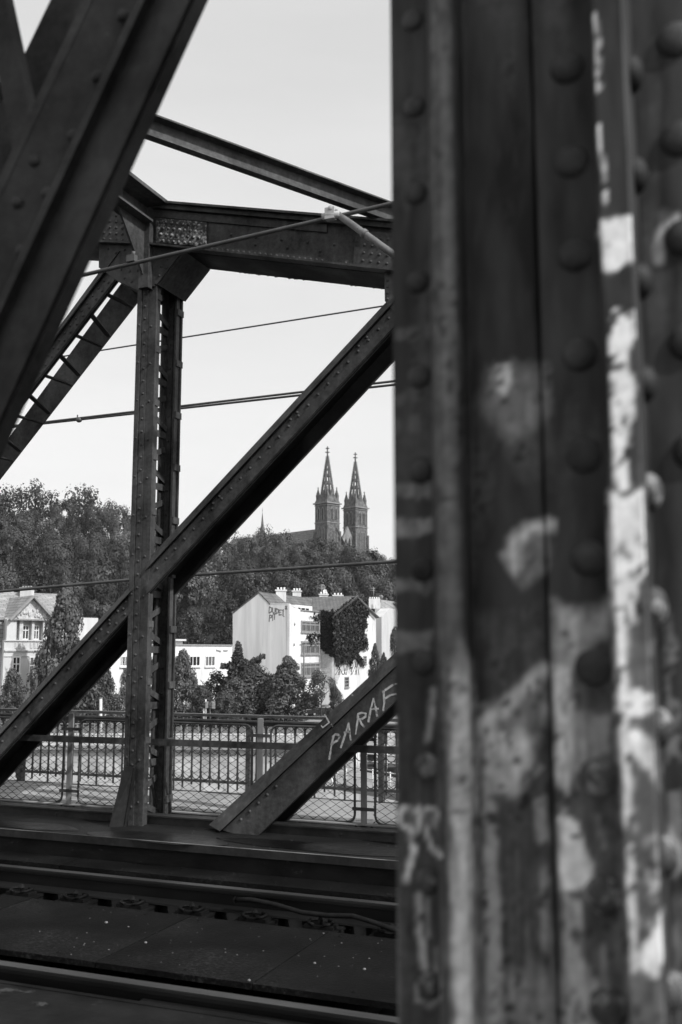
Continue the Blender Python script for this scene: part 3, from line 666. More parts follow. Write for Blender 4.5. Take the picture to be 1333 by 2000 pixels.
# registration arm
arm = thing('support_arm', 'pale tubular wire support arm with a clamp in front of the top chord', 'wire support', atY(700, 450, 5.2))
p0, p1 = atY(655, 415, 5.2), atY(760, 491, 5.2); mb = MB(); mb.tube([p0, p1 + (p1 - p0) * 0.6], 0.021, 10)
t_ = p0.lerp(p1, 0.52); mb.tube([t_, t_.lerp(p1, 0.12)], 0.027, 10); mb.build('tube', ARM, arm)
mb = MB(); cpt = atY(646, 418, 5.19)
mb.obox(cpt, (1, 0, 0), (0, 0, 1), (0, 1, 0), 0.03, 0.035, 0.02); mb.tube([cpt + Vector((0.0, 0, 0)), atY(650, 406, 5.19)], 0.02, 8); mb.tube([cpt + Vector((-.05, 0, -.01)), cpt + Vector((.06, 0, -.01))], 0.022, 8)
mb.ball(atY(639, 423, 5.19), 0.022); mb.ball(atY(648, 409, 5.19), 0.026); mb.build('clamp', PORC, arm)

# ================================================================ near truss (out of focus)
near = thing('bridge_truss', 'out of focus near truss with a huge riveted pillar and flaking white paint', 'bridge truss', (-0.2, 1.2, 0), 'trusses of the railway bridge')
def hx(px, Y): return atY(px, 1272, Y).x
YA_, YB_, YC_, YD_, YE_, YF_ = 1.16, 1.09, 1.145, 1.118, 1.034, 1.122
prof = []                                                     # (X, Y, smooth)
def seg(a, c, sm=False, step=0.0045):
    n = max(1, int(math.hypot(c[0] - a[0], c[1] - a[1]) / step))
    for i in range(n + (0 if True else 1)): prof.append((lerp(a[0], c[0], i / n), lerp(a[1], c[1], i / n), sm))
kA0 = (hx(772, YA_), YA_ + 0.03); kA1 = (hx(772, YA_), YA_); kA2 = (hx(851, 1.11), YA_)
kB = [(hx(851, 1.11), 1.11), (hx(856, 1.098), 1.098), (hx(868, 1.091), 1.091), (hx(885, 1.09), 1.09), (hx(900, 1.093), 1.093), (hx(912, 1.102), 1.102), (hx(920, 1.12), 1.12), (hx(926, YC_), YC_)]
kC1 = (hx(1070, YC_), YC_); kG = [(hx(1070, YC_), YC_ + .007), (hx(1076, YD_), YC_ + .007)]; kD0 = (hx(1076, YD_), YD_); kD1 = (hx(1200, YE_ + .006), YD_)
kE = [(hx(1200, YE_ + .006), YE_ + .012), (hx(1203, YE_), YE_ + .002), (hx(1208, YE_), YE_), (hx(1266, YE_), YE_), (hx(1271, YE_), YE_ + .003), (hx(1272, YE_), YE_ + .010)]
kF0 = (kE[-1][0], YF_); kF1 = (hx(1560, YF_), YF_)
ks = [(kA0, 0), (kA1, 0), (kA2, 0)] + [(k, 1) for k in kB] + [(kC1, 0)] + [(k, 0) for k in kG] + [(kD0, 0), (kD1, 0)] + [(k, 0) for k in kE] + [(kF0, 0), (kF1, 0), ((kF1[0], YF_ + 0.25), 0)]
for i in range(len(ks) - 1): seg(ks[i][0], ks[i + 1][0], bool(ks[i][1]))
prof.append((ks[-1][0][0], ks[-1][0][1], False))
zs = [0.0, 0.5, 1.0] + list(np.arange(1.12, 2.50, 0.0045)) + [2.7, 3.4, 4.6, 5.6]
PA = np.array([(a, c) for a, c, _ in prof]); nP, nZ = len(prof), len(zs)
V = np.zeros((nZ, nP, 3)); V[:, :, 0] = PA[None, :, 0]; V[:, :, 1] = PA[None, :, 1]; V[:, :, 2] = np.array(zs)[:, None]
fw, rt, up = (np.array(v) for v in (FW, RT, UP))
rel = V - np.array(CAMP); dd = rel @ fw
PXc = CX + FPX * (rel @ rt) / dd; PYc = CY - FPX * (rel @ up) / dd
def fbm(x, y, seed, octs=4, sx=40.0, sy=40.0):
    rs = np.random.RandomState(seed); out = np.zeros_like(x); amp = 1.0; tot = 0
    for o in range(octs):
        G = rs.rand(64, 64); u = (x / sx * 2 ** o) % 64; v_ = (y / sy * 2 ** o) % 64
        i, j = np.floor(u).astype(int), np.floor(v_).astype(int); fu, fv = u - i, v_ - j
        fu = fu * fu * (3 - 2 * fu); fv = fv * fv * (3 - 2 * fv); i1, j1 = (i + 1) % 64, (j + 1) % 64; i %= 64; j %= 64
        out += amp * ((G[i, j] * (1 - fu) + G[i1, j] * fu) * (1 - fv) + (G[i, j1] * (1 - fu) + G[i1, j1] * fu) * fv); tot += amp; amp *= 0.55
    return out / tot
wx = PXc + (fbm(PXc, PYc, 1, 5, 26, 40) - 0.5) * 16; wy = PYc + (fbm(PXc, PYc, 2, 5, 26, 40) - 0.5) * 26
smear = fbm(PXc, PYc, 31, 5, 7, 120)
def sdist(pts):
    """signed distance in photo pixels to a polygon, negative inside"""
    d = np.full(wx.shape, 1e9); ins = np.zeros(wx.shape, bool); n = len(pts)
    for i in range(n):
        x0, y0 = pts[i]; x1, y1 = pts[(i + 1) % n]; ex, ey = x1 - x0, y1 - y0; t = np.clip(((wx - x0) * ex + (wy - y0) * ey) / (ex * ex + ey * ey + 1e-9), 0, 1)
        d = np.minimum(d, np.hypot(wx - x0 - t * ex, wy - y0 - t * ey))
        c = ((y0 > wy) != (y1 > wy)) & (wx < (x1 - x0) * (wy - y0) / (y1 - y0 + 1e-12) + x0); ins ^= c
    return np.where(ins, -d, d)
def ldist(pts):
    d = np.full(wx.shape, 1e9)
    for (x0, y0), (x1, y1) in zip(pts[:-1], pts[1:]):
        ex, ey = x1 - x0, y1 - y0; t = np.clip(((wx - x0) * ex + (wy - y0) * ey) / (ex * ex + ey * ey + 1e-9), 0, 1)
        d = np.minimum(d, np.hypot(wx - x0 - t * ex, wy - y0 - t * ey))
    return d
paint = np.zeros(wx.shape)
flake = fbm(PXc, PYc, 7, 5, 22, 34)
def lin(v): v = v / 255.0; return ((v + 0.055) / 1.055) ** 2.4
AMB = 0.40
def put(d, v, soft=6, thr=0.0):
    global paint
    a = np.clip(0.5 - d / soft, 0, 1)
    if thr: a = a * np.clip((flake - thr) / 0.05, 0, 1)
    al = min(0.92, lin(v) / AMB)
    if soft > 12: a = a * a * (3 - 2 * a) * np.clip(0.55 + 1.1 * (smear - 0.25) + 0.5 * (flake - 0.5), 0.25, 1.25)
    paint = np.maximum(paint, a * al * (0.86 + 0.28 * fbm(PXc, PYc, 9, 3, 14, 40)))
def pg(pts, v, soft=6, thr=0.0, fade=None):
    global paint
    if fade is None: put(sdist(pts), v, soft, thr); return
    old = paint.copy(); paint[:] = 0; put(sdist(pts), v, soft, thr); f_ = np.clip((wy - fade[0]) / (fade[1] - fade[0]), 0, 1); paint = np.maximum(old, paint * f_ * f_ * (3 - 2 * f_))
def ln(pts, v, wdt, soft=5, thr=0.0): put(ldist(pts) - wdt / 2, v, soft, thr)
# --- projecting leg: flaking white paint with a long drip, and pale edge lines
pg([(1168, 428), (1238, 418), (1240, 505), (1218, 520), (1182, 532), (1170, 482)], 215, 6, 0.30)
pg([(1196, 604), (1214, 598), (1222, 612), (1236, 605), (1240, 650), (1228, 690), (1236, 740), (1240, 800), (1232, 850), (1226, 905), (1200, 915), (1196, 800), (1192, 700)], 205, 6, 0.33)
pg([(1204, 915), (1226, 905), (1232, 950), (1210, 965)], 205, 5)
pg([(1190, 962), (1222, 970), (1262, 950), (1262, 1020), (1268, 1050), (1266, 1110), (1250, 1130), (1240, 1165), (1226, 1165), (1215, 1140), (1192, 1140)], 225, 5, 0.2)
pg([(1212, 1130), (1230, 1130), (1226, 1180), (1220, 1175)], 200, 5)
ln([(1232, 1140), (1236, 1180), (1238, 1208)], 215, 12, 4); ln([(1238, 1205), (1239, 1212)], 220, 16, 4)
ln([(1163, 30), (1168, 120), (1172, 250), (1180, 400)], 165, 8, 6, 0.42)
pg([(1196, 1140), (1222, 1140), (1232, 1380), (1205, 1390)], 165, 10, 0.3)
pg([(1202, 1350), (1284, 1352), (1285, 1396), (1204, 1396)], 195, 5)
ln([(1276, 1250), (1281, 1350), (1286, 1520)], 150, 8, 6, 0.4)
pg([(1204, 1396), (1228, 1396), (1232, 1500), (1240, 1640), (1248, 1900), (1232, 1910), (1218, 1640)], 150, 12, 0.36)
ln([(1240, 1440), (1262, 1470), (1282, 1500)], 165, 34, 14); ln([(1282, 1500), (1286, 1545)], 150, 12, 8)
pg([(1254, 1855), (1272, 1830), (1294, 1772), (1300, 1775), (1300, 1870), (1286, 1895), (1280, 1925), (1270, 1905), (1252, 1895)], 205, 6)
pg([(1258, 1640), (1284, 1620), (1290, 1760), (1262, 1850)], 120, 16, 0.4)
# --- angle next to it
pg([(1082, 1170), (1120, 1190), (1190, 1175), (1192, 1230), (1150, 1270), (1110, 1330), (1082, 1340)], 124, 44)
pg([(1082, 1300), (1118, 1290), (1120, 1480), (1110, 1580), (1084, 1520)], 152, 16, 0.25)
pg([(1110, 1380), (1195, 1395), (1190, 1465), (1120, 1520)], 112, 20)
pg([(1092, 1530), (1104, 1590), (1130, 1610), (1160, 1690), (1152, 1715), (1125, 1745), (1096, 1745)], 160, 9, 0.28)
pg([(1098, 1740), (1140, 1760), (1135, 1860), (1180, 1940), (1170, 2060), (1110, 2060)], 122, 20, 0.33)
ln([(1165, 1600), (1180, 1660)], 105, 14, 10); ln([(1176, 1850), (1186, 1960)], 110, 12, 12)
# --- web
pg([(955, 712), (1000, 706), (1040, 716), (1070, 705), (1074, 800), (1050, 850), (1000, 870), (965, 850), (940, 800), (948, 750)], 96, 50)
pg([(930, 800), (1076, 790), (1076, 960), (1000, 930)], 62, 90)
pg([(956, 716), (994, 708), (1002, 745), (988, 778), (972, 760), (960, 740)], 150, 7, 0.34)
ln([(1008, 1110), (996, 1085), (1008, 1058), (1030, 1042), (1068, 1030)], 165, 26, 34); pg([(990, 1060), (1065, 1020), (1080, 1060), (1070, 1110), (1020, 1160), (1000, 1130)], 90, 30)
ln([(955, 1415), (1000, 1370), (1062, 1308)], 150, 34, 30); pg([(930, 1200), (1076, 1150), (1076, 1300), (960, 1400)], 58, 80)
pg([(935, 1420), (985, 1410), (1050, 1430), (1040, 1490), (1022, 1550), (995, 1565), (975, 1545), (950, 1560)], 138, 34)
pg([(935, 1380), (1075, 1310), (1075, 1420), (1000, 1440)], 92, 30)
pg([(944, 1540), (970, 1560), (978, 1780), (985, 2060), (950, 2060)], 112, 12, 0.3)
ln([(1062, 1700), (1072, 1900), (1080, 2050)], 95, 26, 20, 0.36); ln([(1058, 1330), (1066, 1400)], 100, 10, 8); ln([(1050, 1500), (1058, 1640)], 100, 30, 20, 0.5)
# --- round edge
pg([(884, 1180), (904, 1190), (922, 1290), (930, 1500), (936, 2060), (884, 2060), (880, 1600)], 142, 22, 0, (1170, 1420))
ln([(846, -20), (856, 800), (868, 1400), (876, 2060)], 78, 7, 14)  # highlight on the rounded left edge, put into the colour
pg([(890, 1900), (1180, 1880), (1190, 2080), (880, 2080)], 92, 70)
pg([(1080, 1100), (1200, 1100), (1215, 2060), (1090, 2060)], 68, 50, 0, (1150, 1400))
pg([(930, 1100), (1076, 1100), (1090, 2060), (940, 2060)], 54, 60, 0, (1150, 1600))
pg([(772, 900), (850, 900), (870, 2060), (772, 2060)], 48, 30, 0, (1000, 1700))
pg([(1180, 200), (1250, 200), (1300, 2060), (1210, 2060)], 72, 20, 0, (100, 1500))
pg([(850, -50), (880, -50), (902, 1200), (900, 1400), (860, 1400)], 72, 34)  # sky-lit tone of the turned face, put into the colour
# --- far flange
for y0, y1, v in ((765, 790, 62), (815, 850, 62), (945, 972, 88), (1012, 1044, 98), (1130, 1158, 78), (1235, 1275, 80), (640, 665, 58)): pg([(768, y0), (845, y0 - 6), (842, y1), (768, y1 + 4)], v, 16)
ln([(843, 1345), (842, 1400), (836, 1440)], 120, 11, 8)
for s in ([(820, 1610), (808, 1580), (788, 1572), (782, 1600), (800, 1618)], [(818, 1600), (838, 1574), (854, 1580), (852, 1612)], [(818, 1575), (814, 1625)], [(802, 1620), (806, 1660), (795, 1715)], [(830, 1612), (846, 1660), (862, 1672)], [(814, 1650), (800, 1700), (796, 1718)]): ln(s, 148, 7, 6)
pg([(782, 1575), (850, 1575), (850, 1615), (785, 1615)], 78, 14)
ln([(818, 1750), (820, 1820), (828, 1890)], 118, 14, 8); ln([(834, 1760), (836, 1830)], 100, 8, 6); ln([(850, 1862), (852, 1900)], 96, 10, 8)
ln([(812, 1920), (816, 1955), (840, 1970), (858, 1950), (858, 1905)], 100, 7, 6); ln([(771, 1400), (774, 2050)], 78, 5, 4)
# --- right flange
ln([(1322, 425), (1296, 445), (1284, 480), (1284, 510)], 135, 16, 20); pg([(1285, 415), (1340, 415), (1340, 440), (1290, 500)], 75, 20)
pg([(1288, 1590), (1330, 1640), (1350, 1720), (1310, 1700)], 130, 20, 0.42); pg([(1318, 1900), (1360, 1880), (1360, 1960), (1322, 1950)], 130, 14, 0.4)
pg([(1300, 1180), (1330, 1280), (1340, 1700), (1310, 2060), (1296, 1400)], 92, 24, 0.42)
# --- general chalky streaks lower down
streak = fbm(PXc, PYc, 21, 5, 9, 260); low = np.clip((PYc - 1150) / 700, 0, 1)
paint = np.maximum(paint, np.clip((streak - 0.5) / 0.2, 0, 1) * low * 0.16)
paint = np.maximum(paint, np.clip((fbm(PXc, PYc, 23, 5, 60, 300) - 0.5) / 0.25, 0, 1) * 0.07)

for y in (498, 692, 890, 1090, 1304, 1518, 1749, 1967):                # rust run-off below the rivets
    cx_ = lerp(1102, 1190, y / 2000); dy_ = np.maximum(wy - y, 0)
    run = np.exp(-((wx - cx_ - 4) / 26.0) ** 2) * np.exp(-dy_ / 110.0) * (wy > y - 30) * np.clip(0.4 + 1.2 * smear, 0, 1); paint *= 1 - 0.75 * np.clip(run, 0, 1)
for y in (735, 921, 1112, 1294, 1496, 1720, 1923):
    cx_ = lerp(806, 842, y / 2000); run = np.exp(-((wx - cx_) / 20.0) ** 2) * np.exp(-np.maximum(wy - y, 0) / 60.0) * (wy > y - 24); paint *= 1 - 0.6 * np.clip(run, 0, 1)
pit = np.clip((fbm(PXc, PYc, 41, 4, 12, 16) - 0.62) / 0.06, 0, 1) * np.clip((fbm(PXc, PYc, 42, 3, 90, 120) - 0.42) / 0.15, 0, 1); paint *= 1 - 0.7 * pit
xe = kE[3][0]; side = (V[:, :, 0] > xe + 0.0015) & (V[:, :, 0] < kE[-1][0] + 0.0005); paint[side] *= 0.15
PM = bpy.data.materials.new('pillar_paint_and_highlight'); PM.use_nodes = True; T = PM.node_tree; N = T.nodes; L = T.links; bs = N['Principled BSDF']
bs.inputs['Roughness'].default_value = 0.62; bs.inputs['Specular IOR Level'].default_value = 0.25
at_ = N.new('ShaderNodeAttribute'); at_.attribute_name = 'paint'
tc = N.new('ShaderNodeTexCoord'); mp = N.new('ShaderNodeMapping'); mp.inputs['Scale'].default_value = (1, 1, 0.22); L.new(tc.outputs['Object'], mp.inputs['Vector'])
nz = N.new('ShaderNodeTexNoise'); nz.inputs['Scale'].default_value = 26; nz.inputs['Detail'].default_value = 8; L.new(mp.outputs[0], nz.inputs['Vector'])
cr = N.new('ShaderNodeValToRGB'); cr.color_ramp.elements[0].position = 0.34; cr.color_ramp.elements[1].position = 0.66; cr.color_ramp.elements[0].color = g(0.006); cr.color_ramp.elements[1].color = g(0.055); L.new(nz.outputs['Fac'], cr.inputs['Fac'])
n2 = N.new('ShaderNodeTexNoise'); n2.inputs['Scale'].default_value = 70; n2.inputs['Detail'].default_value = 8; L.new(tc.outputs['Object'], n2.inputs['Vector'])
mr = N.new('ShaderNodeMapRange'); mr.inputs['From Min'].default_value = 0.3; mr.inputs['From Max'].default_value = 0.62; mr.inputs['To Min'].default_value = 0.72; mr.inputs['To Max'].default_value = 1.06; L.new(n2.outputs['Fac'], mr.inputs['Value'])
mu = N.new('ShaderNodeMath'); mu.operation = 'MULTIPLY'; L.new(at_.outputs['Fac'], mu.inputs[0]); L.new(mr.outputs[0], mu.inputs[1])
sp = N.new('ShaderNodeSeparateColor'); L.new(cr.outputs[0], sp.inputs[0])
mxx = N.new('ShaderNodeMath'); mxx.operation = 'MAXIMUM'; L.new(mu.outputs[0], mxx.inputs[0]); L.new(sp.outputs[0], mxx.inputs[1])
L.new(mxx.outputs[0], bs.inputs['Base Color'])
bp = N.new('ShaderNodeBump'); bp.inputs['Strength'].default_value = 0.25; bp.inputs['Distance'].default_value = 0.004; L.new(nz.outputs['Fac'], bp.inputs['Height']); L.new(bp.outputs[0], bs.inputs['Normal'])

Vf = (V - np.array(ORG[near.name])).reshape(-1, 3)
faces = []; smo = []
for i in range(nZ - 1):
    o = i * nP
    for j in range(nP - 1):
        faces.append((o + j, o + j + 1, o + nP + j + 1, o + nP + j)); smo.append(prof[j][2])
me = bpy.data.meshes.new('post'); me.from_pydata(Vf.tolist(), [], faces); me.polygons.foreach_set('use_smooth', smo)
at2 = me.attributes.new('paint', 'FLOAT', 'POINT'); at2.data.foreach_set('value', paint.reshape(-1).astype(np.float32))
me.materials.append(PM); me.update()
pillar = bpy.data.objects.new('post', me); COL.objects.link(pillar); pillar.parent = near; ORG[pillar.name] = ORG[near.name]
NEAR_RIVET = None
def rivet(px, py, Y, r, nrm=(0, -1, 0), mt=NEAR_STEEL):
    p = atY(px, py, Y); mb = MB(); mb.dome(p, nrm, r, r * 0.4, 14, 4); mb.build('rivet', mt, pillar)
NEAR_RIVET = steel('near_rivet', 0.014, 0.075, scale=8.0)
NEAR_PAINTED = mat('part_painted_rivet', 0.03, 0.07, 30.0, rough=0.6, spots=(40, 0.5, 0.1, 0.25))
for y in (40, 209, 378, 551, 735, 921, 1112, 1294, 1496, 1720, 1923): rivet(lerp(806, 842, y / 2000), y, YA_, 0.0155, mt=NEAR_PAINTED if y > 1300 else NEAR_RIVET)
for y in (-50, 133, 316, 498, 692, 890, 1090, 1304, 1518, 1749, 1967): rivet(lerp(1102, 1190, y / 2000), y, YD_, 0.0205, mt=NEAR_PAINTED if y > 1400 else NEAR_RIVET)
for y in (78, 271, 463, 668, 880): rivet(lerp(1318, 1402, y / 2000), y, YF_, 0.022, mt=NEAR_RIVET)
for y in (138, 338, 547, 748, 961, 1184, 1420, 1669, 1930): 
    p = atX(lerp(1246, 1302, y / 2000) + 6, y, kE[-1][0]); mb = MB(); mb.dome((kE[-1][0], 1.085, p.z * 0 + atY(1272, y, 1.085).z), (1, 0, 0), 0.021, 0.015, 14, 4); mb.build('rivet', NEAR_PAINTED if y > 900 else NEAR_STEEL, pillar)
# back of the pillar (box)
mb = MB(); mb.box((kA1[0] + 0.01, YA_ + 0.031, 0), (kF1[0] - 0.01, YA_ + 0.05, 5.6)); mb.box((kA1[0] + 0.01, YA_ + 0.30, 0), (kF1[0], YA_ + 0.32, 5.6)); mb.build('back_wall', NEAR_STEEL, near)

# near diagonal: strips at offsets (photo pixels) left of its right edge
YN = 1.40
def nd(off, y, dy=0.0):
    x = 395 - y / 2.22 - off * (1 + 0.0001 * (y - 0)); return atY(x, y, YN + dy)
def nstrip(mb, o0, o1, dy, th, dyb=None):
    q = [nd(o0, -260, dy), nd(o0, 1150, dy), nd(o1, 1150, dy if dyb is None else dyb), nd(o1, -260, dy if dyb is None else dyb)]
    mb.prism(q, (0, th, 0))
mb = MB()
nstrip(mb, 13, 24, -0.012, 0.03); nstrip(mb, 25, 112, -0.020, 0.012, 0.010); nstrip(mb, 112.5, 128, -0.016, 0.03); nstrip(mb, 129, 218, 0.012, 0.012, -0.010); nstrip(mb, 214, 232, -0.01, 0.03)
nd_o = mb.build('diagonal', NEAR_STEEL, near)
mb = MB(); nstrip(mb, 222, 296, 0.16, 0.02); nstrip(mb, 84, 160, 0.33, 0.02); mb.build('back_flange', NEAR_STEEL, nd_o)
mb = MB()
for (x, y) in [(240, 30), (190, 150), (143, 265), (93, 377), (42, 490), (68, 315), (35, 395), (-10, 605)]: 
    p = atY(x, y, YN); mb = MB(); mb.dome(p, (0, -1, 0), 0.0125, 0.008, 12, 3); mb.build('rivet', NEAR_STEEL, nd_o)
mb = MB(); ys = YN + 0.06
mb.prism([atY(-60, -200, ys), atY(-32, -200, ys), atY(75, 300, ys), atY(100, 420, ys), atY(60, 460, ys), atY(12, 230, ys)], (0, 0.03, 0))
solo(mb, 'bracing_bar', NEAR_STEEL, 'narrow dark bracing bar slanting down in the top left corner', 'brace')

# ================================================================ chain-link fence and ornamental railing along the walkway
FY = WALK_Y0 + 0.03
def fpt(px, py, Y=FY): return atY(px, py, Y)
zb_f, zt_f = fpt(0, 1560).z, fpt(330, 1411).z
post_px = [(140, 1404), (511, 1406), (713, 1413)]
fposts = [fpt(140, 1480).x, fpt(511, 1480).x, fpt(713, 1480).x]
stepf = (fposts[2] - fposts[0]) / 2
fposts = [fposts[0] - stepf, fposts[0], (fposts[0] + fposts[2]) / 2 , fposts[2], fposts[2] + stepf]
fposts[2] = fpt(511, 1480).x
plabels = ['grey fence post beyond the left edge of the photo', 'pale fence post left of the lattice post between two mesh panels', 'grey fence post above the start of the lowest diagonal', 'tall pale fence post right of the graffitied diagonal near the pillar', 'fence post behind the painted pillar']
for i, x in enumerate(fposts):
    t = thing('fence_post', plabels[i], 'fence post', (x, FY, zb_f), 'posts of the chain link fence')
    mb = MB(); mb.box((x - 0.026, FY - 0.03, zb_f - 0.03), (x - 0.004, FY + 0.03, zt_f + 0.06)); mb.box((x - 0.004, FY - 0.03, zb_f - 0.03), (x + 0.028, FY - 0.024, zt_f + 0.06)); mb.build('pole', FENCE_ST, t)
    mb = MB(); mb.box((x - 0.11, FY - 0.07, zb_f - 0.04), (x + 0.11, FY + 0.06, zb_f - 0.025)); 
    for s in (-1, 1): mb.dome((x + s * 0.07, FY - 0.03, zb_f - 0.025), (0, 0, 1), 0.014, 0.014, 6, 2)
    mb.build('base_plate', STEEL, t)
    for z in (zb_f + 0.12, zt_f - 0.085):
        mb = MB(); mb.box((x - 0.10, FY - 0.035, z - 0.014), (x + 0.10, FY - 0.0305, z + 0.014)); mb.build('clamp', RAILING, t)

flabels = ['chain link panel in the left part behind the long diagonal', 'chain link panel crossed by the lattice post', 'chain link panel crossed by the graffitied diagonal', 'chain link panel beside the painted pillar at right']
for i in range(4):
    x0, x1 = fposts[i] + 0.09, fposts[i + 1] - 0.09
    t = thing('chain_link_fence', flabels[i], 'fence panel', ((x0 + x1) / 2, FY, zb_f), 'chain link fence panels')
    mb = MB(); rc = 0.07; pts = []
    for cx_, cz_, a0 in ((x1 - rc, zt_f - rc, 0), (x0 + rc, zt_f - rc, 90), (x0 + rc, zb_f + rc, 180), (x1 - rc, zb_f + rc, 270)):
        for k in range(5): a = rad(a0 + 22.5 * k); pts.append((cx_ + rc * math.cos(a), FY, cz_ + rc * math.sin(a)))
    mb.tube(pts, 0.0105, 6, closed=True)
    for xx in np.linspace(x0 + 0.2, x1 - 0.2, 4): mb.box((xx - 0.025, FY - 0.02, zb_f - 0.055), (xx + 0.025, FY + 0.02, zb_f - 0.01))
    mb.build('frame', RAILING, t)
    mb = MB(); c = 0.052; n = int((zt_f - zb_f) / (c * 0.62)); xx = x0 + 0.01; k = 0
    while xx < x1 - 0.01:
        for s in (0, 1):
            pts = [(xx + (c / 2 if (j + s) % 2 else -c / 2) * 1.0, FY + (0.004 if (j + s) % 2 else -0.004), zb_f + 0.01 + (zt_f - zb_f - 0.02) * j / (n)) for j in range(n + 1)]
            if s == k % 2: mb.tube(pts, 0.0042, 3, sm=False)
        xx += c; k += 1
    mb.build('mesh', WIRE_ST, t)

RY = WALK_Y1
rail_t = thing('railing', 'ornamental iron railing with rows of circles along the outer edge of the walkway', 'railing', (atY(300, 1500, RY).x, RY, WALK_Z))
def rpt(px, py): return atY(px, py, RY)
def rz(y_left, x=0): return rpt(x, y_left).z
# heights read at the left third of the photo
zTop = rpt(335, 1392).z; zTopB = rpt(335, 1397).z; zL = rpt(335, 1402.5).z; zLb = rpt(335, 1413).z
zMid = rpt(335, 1520).z; zBot = rpt(335, 1544).z
zC1 = rpt(335, 1460).z; zPt = rpt(335, 1528).z
X0, X1 = -19.0, 1.5
mb = MB(); mb.box((X0, RY - 0.05, zTopB), (X1, RY + 0.05, zTop)); mb.build('handrail', RAILING, rail_t)
mb = MB(); mb.box((X0, RY - 0.045, zL - 0.014), (X1, RY + 0.03, zL)); mb.box((X0, RY + 0.012, zLb), (X1, RY + 0.03, zL - 0.0145)); mb.build('upper_rail', RAILING, rail_t)
mb = MB(); mb.box((X0, RY - 0.012, zMid - 0.022), (X1, RY + 0.012, zMid + 0.004)); mb.build('middle_rail', RAILING, rail_t)
mb = MB(); mb.box((X0, RY - 0.02, zBot - 0.03), (X1, RY + 0.02, zBot + 0.012)); mb.build('bottom_rail', RAILING, rail_t)
dxr = (rpt(483, 1480).x - rpt(393, 1480).x) / 5.0
mb = MB(); cbs = [MB(), MB(), MB()]; k = 0; x = rpt(393, 1480).x - dxr * 60; kk = 0
while x < 1.2:
    zlo = zBot if kk % 3 == 0 else zMid - (0.05 if kk % 2 else 0.085)
    mb.box((x - 0.0075, RY - 0.0075, zlo), (x + 0.0075, RY + 0.0075, zLb))
    R_ = dxr * 0.44
    for cb, (zc, a0, a1) in zip(cbs, ((zLb - R_ * 1.0, -30, 210), (zC1, 165, 375), (zMid + R_ + 0.012, 150, 390))):
        pts = [(x + dxr / 2 + R_ * math.cos(rad(lerp(a0, a1, j / 12))), RY, zc + R_ * 1.12 * math.sin(rad(lerp(a0, a1, j / 12)))) for j in range(13)]
        cb.tube(pts, 0.0055, 4, sm=False)
    x += dxr; kk += 1
mb.build('balusters', RAILING, rail_t); [cb.build('scroll_row', RAILING, rail_t) for cb in cbs]
mb = MB(); xr0 = rpt(486, 1480).x; sp_ = rpt(745, 1480).x - rpt(486, 1480).x
for k in range(-6, 3): mb = MB(); mb.box((xr0 + sp_ * k - 0.024, RY - 0.02, WALK_Z - 0.1), (xr0 + sp_ * k + 0.024, RY + 0.03, zLb)); mb.build('upright', RAILING, rail_t)

# ================================================================ ground, river, embankment
STREET_D = 76.0
zS = atD(450, 1392, 108).z - 0.6                            # street level
def view_pt(lat, D, z): v = FH * D + RT * lat; return Vector((v.x, v.y, z))
def hill_z(lat, D):
    pxl = 666.5 + 1944 * lat / max(D, 1)
    top = lerp(33.5, 25.5, max(0, min(1, (pxl - 200) / 260)))
    if D < 138: return zS
    if D < 285: t = (D - 138) / 147; return zS + (top - zS) * (t ** 0.9)
    if D < 520: return top
    return top - (D - 520) * 0.07
mb = MB(); lats = np.linspace(-1, 1, 61); Ds = [STREET_D, 90, 110, 138, 150, 165, 180, 200, 220, 240, 260, 285, 320, 370, 430, 520, 700, 1000, 1600, 2600]
grid = []
for D in Ds:
    row = []
    for l_ in lats:
        lat = l_ * (90 + D * 0.9); z = hill_z(lat, D) + (0 if D < 140 else mnoise.noise(Vector((lat * 0.03, D * 0.03, 0))) * 2.2); row.append(view_pt(lat, D, max(z, zS - 3)))
    grid.append(row)
n0 = 0
for row in grid: mb.v += row
W_ = len(lats)
for i in range(len(Ds) - 1):
    for j in range(W_ - 1): mb.f.append((i * W_ + j, i * W_ + j + 1, (i + 1) * W_ + j + 1, (i + 1) * W_ + j)); mb.sm.append(True)
me_ = mb
hill = struct(mb, 'ground', SOIL)
mb = MB(); mb.prism([view_pt(-140, STREET_D + 0.5, zS + .02), view_pt(140, STREET_D + 0.5, zS + .02), view_pt(140, 112, zS + .02), view_pt(-140, 112, zS + .02)], (0, 0, 0.02)); struct(mb, 'road', ASPHALT)
mb = MB(); mb.prism([view_pt(-140, 98, zS + .05), view_pt(140, 98, zS + .05), view_pt(140, 108, zS + .05), view_pt(-140, 108, zS + .05)], (0, 0, 0.13)); struct(mb, 'pavement', JETTY)
zW = zS - 7.0
mb = MB(); c_ = [(-3000, -3000), (3000, -3000), (3000, STREET_D + 2), (-3000, STREET_D + 2)]
mb.prism([view_pt(a, c, zW - 0.5) for a, c in c_], (0, 0, 0.5)); struct(mb, 'river', WATERM)
mb = MB(); mb.prism([view_pt(-160, STREET_D, zW - 1), view_pt(160, STREET_D - 6, zW - 1), view_pt(160, STREET_D + 1.4, zW - 1), view_pt(-160, STREET_D + 1.4, zW - 1)], (0, 0, zS + 0.9 - zW + 1))
wl = mb.build('embankment_wall', WALLSTONE); planar_uv(wl); tag(wl, 'long pale stone embankment wall seen through the fence', 'wall')
mb = MB(); mb.prism([view_pt(-160, STREET_D - 0.35, zS + 0.1), view_pt(160, STREET_D - 6.35, zS + 0.1), view_pt(160, STREET_D - 5.9, zS + .1), view_pt(-160, STREET_D + 0.1, zS + .1)], (0, 0, 0.28)); lg = mb.build('ledge', JETTY, wl)
